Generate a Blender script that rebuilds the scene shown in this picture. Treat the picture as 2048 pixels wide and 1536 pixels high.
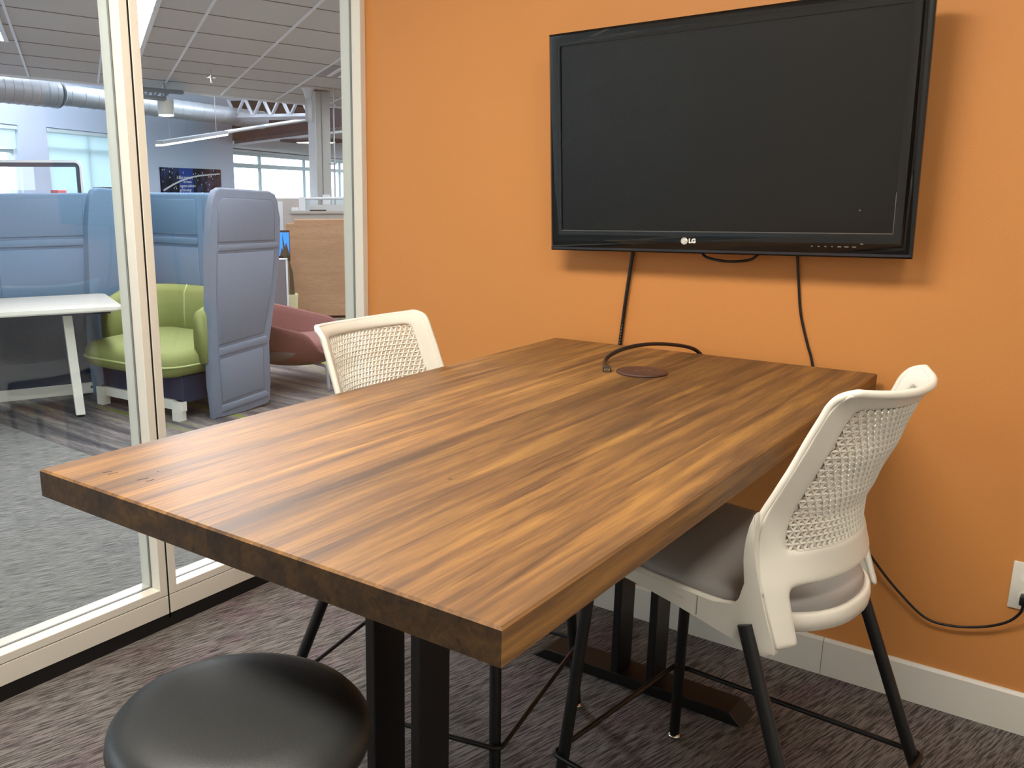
import bpy, bmesh, math, random
from mathutils import Vector, Matrix
random.seed(7)
for o in list(bpy.data.objects): bpy.data.objects.remove(o)
S = bpy.context.scene
C = S.collection
R = math.radians

# ------------------------------------------------------------------ camera
F, PX, PY = 1827.48, 821.47, 817.675
CAM = Vector((2.348517, -2.665451, 1.401239))
yaw, pitch, roll = R(-38.43461), R(13.713213), R(-0.121425)
fw = Vector((math.sin(yaw)*math.cos(pitch), math.cos(yaw)*math.cos(pitch), -math.sin(pitch)))
rt = Vector((math.cos(yaw), -math.sin(yaw), 0)); up = rt.cross(fw)
r2 = rt*math.cos(roll) + up*math.sin(roll); u2 = -rt*math.sin(roll) + up*math.cos(roll)
cd = bpy.data.cameras.new('camera'); cam = bpy.data.objects.new('camera', cd); C.objects.link(cam)
cam.matrix_world = Matrix(((r2.x, u2.x, -fw.x, CAM.x), (r2.y, u2.y, -fw.y, CAM.y), (r2.z, u2.z, -fw.z, CAM.z), (0, 0, 0, 1)))
cd.sensor_width = 36; cd.lens = F/2048*36
cd.shift_x = (1024-PX)/2048; cd.shift_y = (PY-768)/2048
cd.clip_start = 0.02; cd.clip_end = 200
S.camera = cam
def ray(px, py): return r2*((px-PX)/F) - u2*((py-PY)/F) + fw
def at(px, py, r):                       # the point seen at a pixel, r metres away in plan
    d = ray(px, py); return CAM + d*(r/math.hypot(d.x, d.y))
def onz(px, py, z): d = ray(px, py); return CAM + d*((z-CAM.z)/d.z)
def ony(px, py, y): d = ray(px, py); return CAM + d*((y-CAM.y)/d.y)

# ------------------------------------------------------------------ world, exposure
w = bpy.data.worlds.new('sky'); S.world = w; w.use_nodes = True
bg = w.node_tree.nodes['Background']
bg.inputs[0].default_value = (0.80, 0.91, 1.0, 1); bg.inputs[1].default_value = 6.0
S.view_settings.view_transform = 'Standard'; S.view_settings.look = 'None'
S.view_settings.exposure = 0.0; S.view_settings.gamma = 1.0; S.view_settings.use_curve_mapping = False
ROOM_LIGHT = 33.0      # strength of the meeting room's ceiling fixtures
OFFICE_LIGHT = 57.0     # strength of the office ceiling fixtures

# ------------------------------------------------------------------ helpers
def lin(c):
    return tuple((x/255/12.92 if x/255 <= .04045 else ((x/255+.055)/1.055)**2.4) for x in c) + (1,)
MATS = {}
def mat(name, rgb, rough=.5, metal=0, spec=.5, bump=0, bscale=200, noise=0, nscale=8, coat=0, emit=None, estr=0):
    if name in MATS: return MATS[name]
    m = bpy.data.materials.new(name); m.use_nodes = True; nt = m.node_tree; N = nt.nodes; L = nt.links
    b = N['Principled BSDF']; b.inputs['Base Color'].default_value = lin(rgb)
    b.inputs['Roughness'].default_value = rough; b.inputs['Metallic'].default_value = metal
    b.inputs['Specular IOR Level'].default_value = spec
    if coat: b.inputs['Coat Weight'].default_value = coat; b.inputs['Coat Roughness'].default_value = .06
    tc = N.new('ShaderNodeTexCoord')
    if noise:
        n = N.new('ShaderNodeTexNoise'); n.inputs['Scale'].default_value = nscale; n.inputs['Detail'].default_value = 4
        L.new(tc.outputs['Object'], n.inputs['Vector'])
        mx = N.new('ShaderNodeMixRGB'); mx.blend_type = 'MULTIPLY'; mx.inputs[0].default_value = 1
        mx.inputs[1].default_value = lin(rgb)
        mr = N.new('ShaderNodeMapRange'); mr.inputs[3].default_value = 1-noise; mr.inputs[4].default_value = 1+noise
        L.new(n.outputs['Fac'], mr.inputs[0]); L.new(mr.outputs[0], mx.inputs[2]); L.new(mx.outputs[0], b.inputs['Base Color'])
    if bump:
        n2 = N.new('ShaderNodeTexNoise'); n2.inputs['Scale'].default_value = bscale; n2.inputs['Detail'].default_value = 3
        L.new(tc.outputs['Object'], n2.inputs['Vector'])
        bp = N.new('ShaderNodeBump'); bp.inputs['Strength'].default_value = bump; bp.inputs['Distance'].default_value = .002
        L.new(n2.outputs['Fac'], bp.inputs['Height']); L.new(bp.outputs[0], b.inputs['Normal'])
    if emit:
        b.inputs['Emission Color'].default_value = lin(emit); b.inputs['Emission Strength'].default_value = estr
    MATS[name] = m; return m

def glass_mat(name, tint, refl=1.0):
    m = bpy.data.materials.new(name); m.use_nodes = True; nt = m.node_tree; N = nt.nodes; L = nt.links
    for n in list(N):
        if n.type != 'OUTPUT_MATERIAL': N.remove(n)
    out = [n for n in N if n.type == 'OUTPUT_MATERIAL'][0]
    t = N.new('ShaderNodeBsdfTransparent'); t.inputs[0].default_value = tint
    g = N.new('ShaderNodeBsdfGlossy'); g.inputs['Roughness'].default_value = 0.0; g.inputs[0].default_value = (refl, refl, refl, 1)
    lw = N.new('ShaderNodeLayerWeight'); lw.inputs[0].default_value = .5
    pw = N.new('ShaderNodeMath'); pw.operation = 'POWER'; pw.inputs[1].default_value = 5; L.new(lw.outputs['Facing'], pw.inputs[0])
    f = N.new('ShaderNodeMath'); f.operation = 'MULTIPLY_ADD'; f.inputs[1].default_value = .96; f.inputs[2].default_value = .04; L.new(pw.outputs[0], f.inputs[0])
    mx = N.new('ShaderNodeMixShader'); L.new(f.outputs[0], mx.inputs[0]); L.new(t.outputs[0], mx.inputs[1]); L.new(g.outputs[0], mx.inputs[2])
    L.new(mx.outputs[0], out.inputs[0]); return m

def link_mesh(name, me, m, parent=None, smooth=False):
    o = bpy.data.objects.new(name, me); C.objects.link(o)
    if m: me.materials.append(m)
    if smooth:
        for p in me.polygons: p.use_smooth = True
    if parent: o.parent = parent
    return o
def obj(name, bm, m, parent=None, smooth=False, world=False, auto=None):
    if world and parent:
        bm.transform(tree_matrix(parent).inverted())
    bmesh.ops.recalc_face_normals(bm, faces=bm.faces)
    me = bpy.data.meshes.new(name); bm.to_mesh(me); bm.free()
    o = link_mesh(name, me, m, parent, smooth or auto is not None)
    if auto is not None:
        try: me.set_sharp_from_angle(angle=R(auto))
        except Exception: pass
    return o
def tree_matrix(o):
    m = Matrix.Translation(o.location) @ o.rotation_euler.to_matrix().to_4x4()
    return tree_matrix(o.parent) @ m if o.parent else m
def tag(o, label=None, cat=None, group=None, kind=None):
    if label: o['label'] = label
    if cat: o['category'] = cat
    if group: o['group'] = group
    if kind: o['kind'] = kind
    return o
def thing(name, label, cat, loc=(0, 0, 0), rotz=0, group=None, kind=None):
    o = bpy.data.objects.new(name, None); C.objects.link(o); o.location = loc; o.rotation_euler = (0, 0, rotz)
    o.empty_display_size = .1
    return tag(o, label, cat, group, kind)
def struct(name, loc=(0, 0, 0), rotz=0):
    o = bpy.data.objects.new(name, None); C.objects.link(o); o.location = loc; o.rotation_euler = (0, 0, rotz)
    o['kind'] = 'structure'; return o
def new(): return bmesh.new()
def box(bm, x0, x1, y0, y1, z0, z1, bev=0, seg=2, mtx=None):
    vs = [bm.verts.new((x, y, z)) for x in (x0, x1) for y in (y0, y1) for z in (z0, z1)]
    fs = [(0, 1, 3, 2), (4, 6, 7, 5), (0, 4, 5, 1), (2, 3, 7, 6), (0, 2, 6, 4), (1, 5, 7, 3)]
    faces = [bm.faces.new([vs[i] for i in f]) for f in fs]
    if bev:
        es = list({e for f in faces for e in f.edges})
        r = bmesh.ops.bevel(bm, geom=es, offset=bev, segments=seg, affect='EDGES', profile=.5)
        vs = list({v for v in vs if v.is_valid} | set(r['verts']))
    if mtx is not None: bmesh.ops.transform(bm, matrix=mtx, verts=vs)
    return vs
def bx(*a, **k):
    bm = new(); box(bm, *a, **k); return bm
def spline(pts, n=8):
    pts = [Vector(p) for p in pts]; out = []
    P = [pts[0]*2-pts[1]] + pts + [pts[-1]*2-pts[-2]]
    for i in range(1, len(P)-2):
        for k in range(n):
            t = k/n; a, b, c, d = P[i-1], P[i], P[i+1], P[i+2]
            out.append(.5*((2*b)+(c-a)*t+(2*a-5*b+4*c-d)*t*t+(3*b-a-3*c+d)*t**3))
    out.append(pts[-1]); return out
def tube(bm, pts, r, n=10, closed=False, flat=1.0):
    pts = [Vector(p) for p in pts]; rings = []; N = len(pts)
    ref = None
    for i, p in enumerate(pts):
        a = pts[(i-1) % N] if (closed or i > 0) else p; b = pts[(i+1) % N] if (closed or i < N-1) else p
        d = (b-a).normalized()
        if ref is None: ref = Vector((0, 0, 1)) if abs(d.z) < .9 else Vector((1, 0, 0))
        x = (ref - d*ref.dot(d)).normalized(); y = d.cross(x); ref = x
        rr = r[i] if isinstance(r, (list, tuple)) else r
        rings.append([bm.verts.new(p + x*math.cos(2*math.pi*k/n)*rr*flat + y*math.sin(2*math.pi*k/n)*rr) for k in range(n)])
    for i in range(N if closed else N-1):
        A, B = rings[i], rings[(i+1) % N]
        for k in range(n): bm.faces.new((A[k], A[(k+1) % n], B[(k+1) % n], B[k]))
    if not closed:
        bm.faces.new(rings[0][::-1]); bm.faces.new(rings[-1])
    return bm
def tb(pts, r, n=10, closed=False, flat=1.0): return tube(new(), pts, r, n, closed, flat)
def lathe(bm, prof, n=32, center=(0, 0, 0)):
    c = Vector(center); rings = []
    for (r, z) in prof:
        if r < 1e-6: rings.append([bm.verts.new(c+Vector((0, 0, z)))])
        else: rings.append([bm.verts.new(c+Vector((r*math.cos(2*math.pi*k/n), r*math.sin(2*math.pi*k/n), z))) for k in range(n)])
    for A, B in zip(rings, rings[1:]):
        for k in range(n):
            if len(A) == 1 and len(B) == 1: continue
            if len(A) == 1: bm.faces.new((A[0], B[k], B[(k+1) % n]))
            elif len(B) == 1: bm.faces.new((A[k], A[(k+1) % n], B[0]))
            else: bm.faces.new((A[k], A[(k+1) % n], B[(k+1) % n], B[k]))
    return bm
def prism(bm, poly, axis, a, b, bev=0, seg=2):
    """polygon in the two other axes, extruded along axis from a to b"""
    def mk(p, t):
        return {'x': (t, p[0], p[1]), 'y': (p[0], t, p[1]), 'z': (p[0], p[1], t)}[axis]
    A = [bm.verts.new(mk(p, a)) for p in poly]; B = [bm.verts.new(mk(p, b)) for p in poly]
    f1 = bm.faces.new(A); f2 = bm.faces.new(B[::-1]); n = len(poly); fs = [f1, f2]
    for i in range(n): fs.append(bm.faces.new((A[i], B[i], B[(i+1) % n], A[(i+1) % n])))
    if bev:
        bmesh.ops.bevel(bm, geom=list(set(f1.edges) | set(f2.edges)), offset=bev, segments=seg, affect='EDGES', profile=.5)
    return bm
def rrect(x0, x1, y0, y1, r, n=6):
    out = []
    for (cx, cy, a0) in ((x1-r, y1-r, 0), (x0+r, y1-r, 90), (x0+r, y0+r, 180), (x1-r, y0+r, 270)):
        for k in range(n+1):
            a = R(a0+90*k/n); out.append((cx+r*math.cos(a), cy+r*math.sin(a)))
    return out
def subsurf(o, lv=2):
    s = o.modifiers.new('subsurf', 'SUBSURF'); s.levels = lv; s.render_levels = lv
def solidify(o, t, off=0):
    s = o.modifiers.new('solidify', 'SOLIDIFY'); s.thickness = t; s.offset = off
def quad_slab(bm, pts, t):
    """flat four-cornered slab: corners pts, thickness vector t"""
    A = [bm.verts.new(Vector(p)) for p in pts]; B = [bm.verts.new(Vector(p)+Vector(t)) for p in pts]
    bm.faces.new(A); bm.faces.new(B[::-1])
    n = len(A)
    for i in range(n): bm.faces.new((A[i], B[i], B[(i+1) % n], A[(i+1) % n]))
    return bm
def text(name, body, size, m, parent, loc, rot, extr=.0005, offset=0, align='CENTER', shear=0):
    cu = bpy.data.curves.new(name, 'FONT'); cu.body = body; cu.size = size; cu.extrude = extr; cu.offset = offset
    cu.align_x = align; cu.align_y = 'CENTER'; cu.shear = shear; cu.resolution_u = 3
    t = bpy.data.objects.new(name, cu); C.objects.link(t)
    bpy.context.view_layer.update()
    me = bpy.data.meshes.new_from_object(t); bpy.data.objects.remove(t)
    me.transform(Matrix.Translation(loc) @ rot)
    me.materials.clear()
    return link_mesh(name, me, m, parent)
def copy_tree(o, parent=None):
    c = o.copy(); C.objects.link(c); c.parent = parent
    for ch in list(o.children): copy_tree(ch, c)
    return c

# ------------------------------------------------------------------ materials
M_orange = mat('orange_paint', (204, 137, 74), .55, bump=.25, bscale=350, spec=.35)
M_white = mat('white_powder_coat', (226, 222, 210), .35)
M_whitetrim = mat('white_trim_paint', (222, 218, 208), .45)
M_wallwhite = mat('white_wall_paint', (205, 203, 198), .7, bump=.1)
M_blackmetal = mat('black_metal', (14, 14, 15), .42, bump=.05, bscale=500)
M_blackgap = mat('black_rubber', (8, 8, 9), .6)
M_plastic = mat('white_plastic', (222, 218, 206), .42, bump=.06, bscale=700)
M_greyvinyl = mat('grey_vinyl', (146, 142, 139), .38, bump=.05, bscale=300)
M_blackvinyl = mat('black_vinyl', (34, 35, 35), .42, bump=.12, bscale=420)
M_chrome = mat('chrome', (215, 210, 200), .15, metal=1)
M_tvgloss = mat('gloss_black', (6, 6, 7), .04, spec=.6)
M_tvscreen = mat('screen_black', (12, 11, 11), .25, spec=.5)
M_tvback = mat('tv_back_black', (12, 12, 12), .5)
M_silver = mat('silver_line', (120, 116, 112), .3, metal=.6)
M_logo = mat('logo_white', (235, 232, 225), .4)
M_icon = mat('icon_grey', (130, 128, 124), .5)
M_cord = mat('black_cord', (16, 14, 14), .4)
M_leather = mat('brown_leather', (78, 52, 42), .45, bump=.35, bscale=260, noise=.12, nscale=30)
M_lilac = mat('lilac_white_paint', (206, 218, 240), .8)
M_ceil = mat('ceiling_tile', (196, 196, 194), .9, bump=.25, bscale=180, noise=.03, nscale=3)
M_tbar = mat('ceiling_tbar', (232, 234, 238), .4)
M_dark = mat('dark_deck', (44, 44, 50), .8)
M_beam = mat('dark_beam', (70, 70, 80), .7)
M_galv = mat('galvanised_duct', (158, 162, 168), .38, metal=.35, noise=.12, nscale=3)
M_truss = mat('truss_grey', (150, 152, 158), .5)
M_concrete = mat('concrete', (150, 148, 142), .85, noise=.15, nscale=5)
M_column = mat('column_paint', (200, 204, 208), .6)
M_columngrey = mat('column_grey', (150, 152, 150), .8, noise=.08, nscale=4)
M_green = mat('green_upholstery', (132, 138, 80), .8, bump=.25, bscale=500, noise=.06, nscale=60)
M_greenseam = mat('green_piping', (172, 182, 120), .7)
M_maroon = mat('maroon_upholstery', (112, 68, 66), .8, bump=.2, bscale=500, noise=.06, nscale=50)
M_maroongrey = mat('taupe_upholstery', (98, 88, 84), .8, bump=.2, bscale=500)
def fabric(name, rgb, v):
    m = mat(name, rgb, .9, bump=.3, bscale=600, noise=v, nscale=160, spec=.2); return m
M_blue = fabric('blue_felt', (98, 122, 146), .14)
M_bluegrey = fabric('greyblue_felt', (118, 128, 144), .12)
M_navy = fabric('navy_felt', (46, 54, 76), .1)
M_greyfelt = fabric('grey_felt', (112, 110, 116), .1)
M_laminate = mat('pale_laminate', (196, 190, 180), .35, noise=.06, nscale=20)
M_pot = mat('cream_pot', (206, 198, 160), .5)
M_leaf = mat('leaf_dark', (52, 58, 44), .5)
M_bluepic = mat('screen_blue', (40, 130, 225), .4, emit=(40, 140, 235), estr=.6)
M_emit = mat('lamp_diffuser', (255, 250, 240), .5, emit=(255, 247, 234), estr=ROOM_LIGHT)
M_emit_office = mat('lamp_diffuser_office', (255, 255, 255), .5, emit=(250, 250, 255), estr=OFFICE_LIGHT)
M_emit_pend = mat('lamp_diffuser_pendant', (255, 255, 255), .5, emit=(255, 252, 240), estr=28)
M_glass = glass_mat('clear_glass', (.93, .95, .95, 1))
M_farglass = glass_mat('window_glass', (.97, .98, 1, 1))

def wood_mat(name, dark, mid, light, xs=16, ys=.9, rough=.33, rnd=.35, end=False):
    m = bpy.data.materials.new(name); m.use_nodes = True; nt = m.node_tree; N = nt.nodes; L = nt.links
    b = N['Principled BSDF']; b.inputs['Roughness'].default_value = rough
    tc = N.new('ShaderNodeTexCoord'); oi = N.new('ShaderNodeObjectInfo')
    # every plank reads its own stretch of grain
    mul = N.new('ShaderNodeMath'); mul.operation = 'MULTIPLY'; mul.inputs[1].default_value = 37
    L.new(oi.outputs['Random'], mul.inputs[0])
    cmb = N.new('ShaderNodeCombineXYZ'); L.new(mul.outputs[0], cmb.inputs[1]); L.new(mul.outputs[0], cmb.inputs[2])
    add = N.new('ShaderNodeVectorMath'); add.operation = 'ADD'; L.new(tc.outputs['Object'], add.inputs[0]); L.new(cmb.outputs[0], add.inputs[1])
    mp = N.new('ShaderNodeMapping'); mp.inputs['Scale'].default_value = (xs, ys, xs); L.new(add.outputs[0], mp.inputs[0])
    warp = N.new('ShaderNodeTexNoise'); warp.inputs['Scale'].default_value = .8; warp.inputs['Detail'].default_value = 2; L.new(mp.outputs[0], warp.inputs['Vector'])
    va = N.new('ShaderNodeVectorMath'); va.operation = 'SCALE'; va.inputs['Scale'].default_value = 1.1; L.new(warp.outputs['Color'], va.inputs[0])
    vb = N.new('ShaderNodeVectorMath'); vb.operation = 'ADD'; L.new(mp.outputs[0], vb.inputs[0]); L.new(va.outputs[0], vb.inputs[1])
    n1 = N.new('ShaderNodeTexNoise'); n1.inputs['Scale'].default_value = 1.0; n1.inputs['Detail'].default_value = 8; n1.inputs['Roughness'].default_value = .68
    L.new(vb.outputs[0], n1.inputs['Vector'])
    rp = N.new('ShaderNodeValToRGB'); e = rp.color_ramp.elements
    e[0].position = .30; e[0].color = lin(dark); e[1].position = .72; e[1].color = lin(light)
    k = e.new(.48); k.color = lin(mid)
    L.new(n1.outputs['Fac'], rp.inputs[0])
    # fine pores
    mp2 = N.new('ShaderNodeMapping'); mp2.inputs['Scale'].default_value = (xs*14, ys*9, xs*14); L.new(add.outputs[0], mp2.inputs[0])
    n2 = N.new('ShaderNodeTexNoise'); n2.inputs['Scale'].default_value = 1; n2.inputs['Detail'].default_value = 3; L.new(mp2.outputs[0], n2.inputs['Vector'])
    mr2 = N.new('ShaderNodeMapRange'); mr2.inputs[3].default_value = .66; mr2.inputs[4].default_value = 1.32; L.new(n2.outputs['Fac'], mr2.inputs[0])
    mx = N.new('ShaderNodeMixRGB'); mx.blend_type = 'MULTIPLY'; mx.inputs[0].default_value = 1
    L.new(rp.outputs[0], mx.inputs[1]); L.new(mr2.outputs[0], mx.inputs[2])
    # dark mineral streaks
    mp3 = N.new('ShaderNodeMapping'); mp3.inputs['Scale'].default_value = (xs*2.6, ys*1.3, xs*2.6); L.new(add.outputs[0], mp3.inputs[0])
    n3 = N.new('ShaderNodeTexNoise'); n3.inputs['Scale'].default_value = 1; n3.inputs['Detail'].default_value = 5; n3.inputs['Distortion'].default_value = .6
    L.new(mp3.outputs[0], n3.inputs['Vector'])
    rp3 = N.new('ShaderNodeValToRGB'); rp3.color_ramp.elements[0].position = .29; rp3.color_ramp.elements[0].color = (.56, .54, .53, 1)
    rp3.color_ramp.elements[1].position = .43; rp3.color_ramp.elements[1].color = (1, 1, 1, 1); L.new(n3.outputs['Fac'], rp3.inputs[0])
    mx3 = N.new('ShaderNodeMixRGB'); mx3.blend_type = 'MULTIPLY'; mx3.inputs[0].default_value = 1
    L.new(mx.outputs[0], mx3.inputs[1]); L.new(rp3.outputs[0], mx3.inputs[2])
    # plank to plank tone
    mr = N.new('ShaderNodeMapRange'); mr.inputs[3].default_value = 1-rnd; mr.inputs[4].default_value = 1+rnd*.8; L.new(oi.outputs['Random'], mr.inputs[0])
    mx4 = N.new('ShaderNodeMixRGB'); mx4.blend_type = 'MULTIPLY'; mx4.inputs[0].default_value = 1
    L.new(mx3.outputs[0], mx4.inputs[1]); L.new(mr.outputs[0], mx4.inputs[2]); L.new(mx4.outputs[0], b.inputs['Base Color'])
    b.inputs['Specular IOR Level'].default_value = .42
    if end:     # end-grain faces darker than the rest
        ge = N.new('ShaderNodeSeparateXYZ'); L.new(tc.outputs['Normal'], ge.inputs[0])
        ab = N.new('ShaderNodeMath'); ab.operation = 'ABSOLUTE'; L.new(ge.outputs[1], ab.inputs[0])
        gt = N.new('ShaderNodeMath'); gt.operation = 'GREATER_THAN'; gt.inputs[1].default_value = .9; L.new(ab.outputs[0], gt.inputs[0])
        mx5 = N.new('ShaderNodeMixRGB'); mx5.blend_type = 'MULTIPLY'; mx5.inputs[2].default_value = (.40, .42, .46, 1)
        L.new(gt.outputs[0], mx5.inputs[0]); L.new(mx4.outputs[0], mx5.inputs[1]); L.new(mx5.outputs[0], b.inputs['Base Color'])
    bp = N.new('ShaderNodeBump'); bp.inputs['Strength'].default_value = .08; bp.inputs['Distance'].default_value = .001
    L.new(n2.outputs['Fac'], bp.inputs['Height']); L.new(bp.outputs[0], b.inputs['Normal'])
    rr = N.new('ShaderNodeMapRange'); rr.inputs[3].default_value = rough-.04; rr.inputs[4].default_value = rough+.07; L.new(n1.outputs['Fac'], rr.inputs[0])
    L.new(rr.outputs[0], b.inputs['Roughness'])
    return m
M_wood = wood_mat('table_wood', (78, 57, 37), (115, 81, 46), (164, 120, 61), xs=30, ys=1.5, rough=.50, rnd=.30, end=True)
M_veneer = wood_mat('veneer_wood', (146, 114, 88), (156, 122, 94), (168, 134, 104), xs=1.0, ys=1.0, rough=.5, rnd=0)
for n in M_veneer.node_tree.nodes:
    if n.type == 'VALTORGB' and n.color_ramp.elements[0].color[0] > .55: n.color_ramp.elements[0].color = (.94, .94, .94, 1)
    if n.type == 'MAPPING':
        s = n.inputs['Scale'].default_value; n.inputs['Scale'].default_value = (s[0]*1.5, s[1]*1.5, s[2]*14)

def carpet_mat(name, base, alt, head, stripes=None, con=.8):
    m = bpy.data.materials.new(name); m.use_nodes = True; nt = m.node_tree; N = nt.nodes; L = nt.links
    b = N['Principled BSDF']; b.inputs['Roughness'].default_value = .95; b.inputs['Specular IOR Level'].default_value = .15
    tc = N.new('ShaderNodeTexCoord')
    rot = N.new('ShaderNodeMapping'); rot.inputs['Rotation'].default_value = (0, 0, R(head)); L.new(tc.outputs['Object'], rot.inputs[0])
    mp = N.new('ShaderNodeMapping'); mp.inputs['Scale'].default_value = (190, 11, 1); L.new(rot.outputs[0], mp.inputs[0])
    n = N.new('ShaderNodeTexNoise'); n.inputs['Scale'].default_value = 1; n.inputs['Detail'].default_value = 3; n.inputs['Roughness'].default_value = .7; L.new(mp.outputs[0], n.inputs['Vector'])
    rp = N.new('ShaderNodeValToRGB'); rp.color_ramp.elements[0].position = .41; rp.color_ramp.elements[0].color = (.25, .25, .25, 1)
    rp.color_ramp.elements[1].position = .58; rp.color_ramp.elements[1].color = (1.7, 1.7, 1.7, 1); L.new(n.outputs['Fac'], rp.inputs[0])
    mp2 = N.new('ShaderNodeMapping'); mp2.inputs['Scale'].default_value = (7, 3.4, 1); L.new(rot.outputs[0], mp2.inputs[0])
    n2 = N.new('ShaderNodeTexNoise'); n2.inputs['Scale'].default_value = 1; n2.inputs['Detail'].default_value = 3; L.new(mp2.outputs[0], n2.inputs['Vector'])
    rp2 = N.new('ShaderNodeValToRGB'); rp2.color_ramp.elements[0].position = .50; rp2.color_ramp.elements[0].color = lin(base)
    rp2.color_ramp.elements[1].position = .66; rp2.color_ramp.elements[1].color = lin(alt); L.new(n2.outputs['Fac'], rp2.inputs[0])
    col = rp2.outputs[0]
    if stripes:
        mp4 = N.new('ShaderNodeMapping'); mp4.inputs['Scale'].default_value = (9, .55, 1); L.new(rot.outputs[0], mp4.inputs[0])
        n4 = N.new('ShaderNodeTexNoise'); n4.inputs['Scale'].default_value = 1; n4.inputs['Detail'].default_value = 4; L.new(mp4.outputs[0], n4.inputs['Vector'])
        rp4 = N.new('ShaderNodeValToRGB'); el = rp4.color_ramp.elements
        el[0].position = .32; el[0].color = lin(stripes[0]); el[1].position = .66; el[1].color = lin(stripes[3])
        a = el.new(.46); a.color = lin(stripes[1]); a = el.new(.57); a.color = lin(stripes[2]); L.new(n4.outputs['Fac'], rp4.inputs[0]); col = rp4.outputs[0]
    mx = N.new('ShaderNodeMixRGB'); mx.blend_type = 'MULTIPLY'; mx.inputs[0].default_value = con; L.new(col, mx.inputs[1]); L.new(rp.outputs[0], mx.inputs[2])
    L.new(mx.outputs[0], b.inputs['Base Color'])
    bp = N.new('ShaderNodeBump'); bp.inputs['Strength'].default_value = .8; bp.inputs['Distance'].default_value = .004
    L.new(n.outputs['Fac'], bp.inputs['Height']); L.new(bp.outputs[0], b.inputs['Normal'])
    return m
M_carpet = carpet_mat('carpet_room', (106, 101, 98), (102, 90, 92), 13)
M_carpet_office = carpet_mat('carpet_office', (124, 122, 118), (116, 114, 112), 24, con=.55)
M_carpet_stripe = carpet_mat('carpet_striped', (90, 88, 88), (90, 88, 88), 92, stripes=((62, 62, 68), (92, 88, 88), (128, 120, 116), (120, 132, 58)), con=.4)

# ------------------------------------------------------------------ the meeting room
GX = .028; HC = 2.75
XR, YB = 3.15, -3.75
f = struct('floor'); obj('carpet', bx(-.02, XR, YB, 0, -.06, 0), M_carpet, f)
f2 = struct('floor'); f2.name = 'floor_office'
obj('carpet', bx(-45, -.02, -12, 60, -.06, -.0005), M_carpet_office, f2)
# striped carpet area of the lounge: a mat of carpet tile flush in the office floor
p = [onz(0, 812, 0), onz(262, 882, 0), onz(420, 860, 0)]
bm = new(); quad_slab(bm, [(-9, .2, .0005), (-3.35, .02, .0005), (-1.15, -.08, .0005), (-.6, 4.4, .0005), (-4.6, 9.5, .0005), (-9, 9, .0005)], (0, 0, -.02))
obj('carpet_inlay', bm, M_carpet_stripe, f2)
c_ = struct('ceiling'); obj('ceiling_board', bx(-.08, XR, YB, .0, HC, HC+.1), M_wallwhite, c_)
wl = struct('wall_rear'); obj('drywall', bx(-.07, XR, 0, .12, 0, HC), M_orange, wl)
wl = struct('wall_right'); obj('drywall', bx(XR, XR+.12, YB, .12, 0, HC), M_wallwhite, wl)
wl = struct('wall_front'); obj('drywall', bx(-.07, XR+.12, YB-.12, YB, 0, HC), M_wallwhite, wl)
d = struct('door_1', (1.9, YB, 0))
obj('door_leaf', bx(-.45, .45, .0, .03, .01, 2.1), mat('door_brown', (92, 70, 52), .5, noise=.1), d)
for s in (-1, 1): obj('door_jamb', bx(s*.49-.04, s*.49+.04, 0, .05, 0, 2.14), M_whitetrim, d)
obj('door_head', bx(-.53, .53, 0, .05, 2.14, 2.22), M_whitetrim, d)
obj('door_handle', tb([(-.38, .03, 1.0), (-.38, .08, 1.0), (-.27, .08, 1.0)], .01), M_chrome, d)
b_ = struct('baseboard_rear')
HB = .1146
def bboard(x0, x1):
    bm = new(); prism(bm, [(0, 0), (-.012, 0), (-.012, HB-.008), (-.006, HB), (0, HB)], 'x', x0, x1); return bm
obj('skirting_board', bboard(.03, 1.779), M_whitetrim, b_); obj('skirting_board', bboard(1.7805, XR), M_whitetrim, b_)
b_ = struct('baseboard_right'); obj('skirting_board', bx(XR-.012, XR, YB, -.012, 0, HB), M_whitetrim, b_)

# glass partition: framed panels standing on a black recess
def glass_panel(name, y0, y1):
    p = struct(name); X0, X1, XG = GX-.097, GX, GX-.046
    ZB, ZR, ZT, st = .047, .138, 2.70, .029
    for n, a, b in (('stile', y0, y0+st), ('stile', y1-st, y1)):
        o = obj(n, bx(X0, X1, a, b, ZR-.026, ZT, .0015, 1), M_white, p)
        s = y0+st if a == y0 else y1-st
        obj('glazing_gasket', bx(XG-.004, XG+.004, s-.0025, s+.0025, ZR, ZT-.03), M_icon, o)
    o = obj('rail', bx(X0, X1, y0+st, y1-st, ZR-.026, ZR, .0015, 1), M_white, p)
    obj('glazing_gasket', bx(XG-.004, XG+.004, y0+st, y1-st, ZR-.001, ZR+.002), M_icon, o)
    obj('rail', bx(X0, X1, y0, y1, ZT, ZT+.05), M_white, p)
    obj('kick_plate', bx(X0, X1, y0, y1, ZB, ZR-.0285, .001, 1), M_white, p)
    obj('shadow_joint', bx(X0+.01, X1-.004, y0+.002, y1-.002, ZR-.0285, ZR-.026), mat('brown_gap', (70, 56, 44), .7), p)
    obj('glass_pane', bx(XG-.004, XG+.004, y0+st-.005, y1-st+.005, ZR-.005, ZT), M_glass, p)
    return p
glass_panel('window_1', -1.003, -.001)
glass_panel('window_2', -2.45, -1.010)
glass_panel('window_3', YB, -2.457)
t_ = struct('trim_1')
obj('recessed_base', bx(GX-.09, GX-.003, YB, -.001, .0, .047), M_blackgap, t_)
for y in (-1.0065, -2.4535): obj('joint_gasket', bx(GX-.09, GX-.003, y-.0034, y+.0034, .03, 2.75), M_blackgap, t_)

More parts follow.
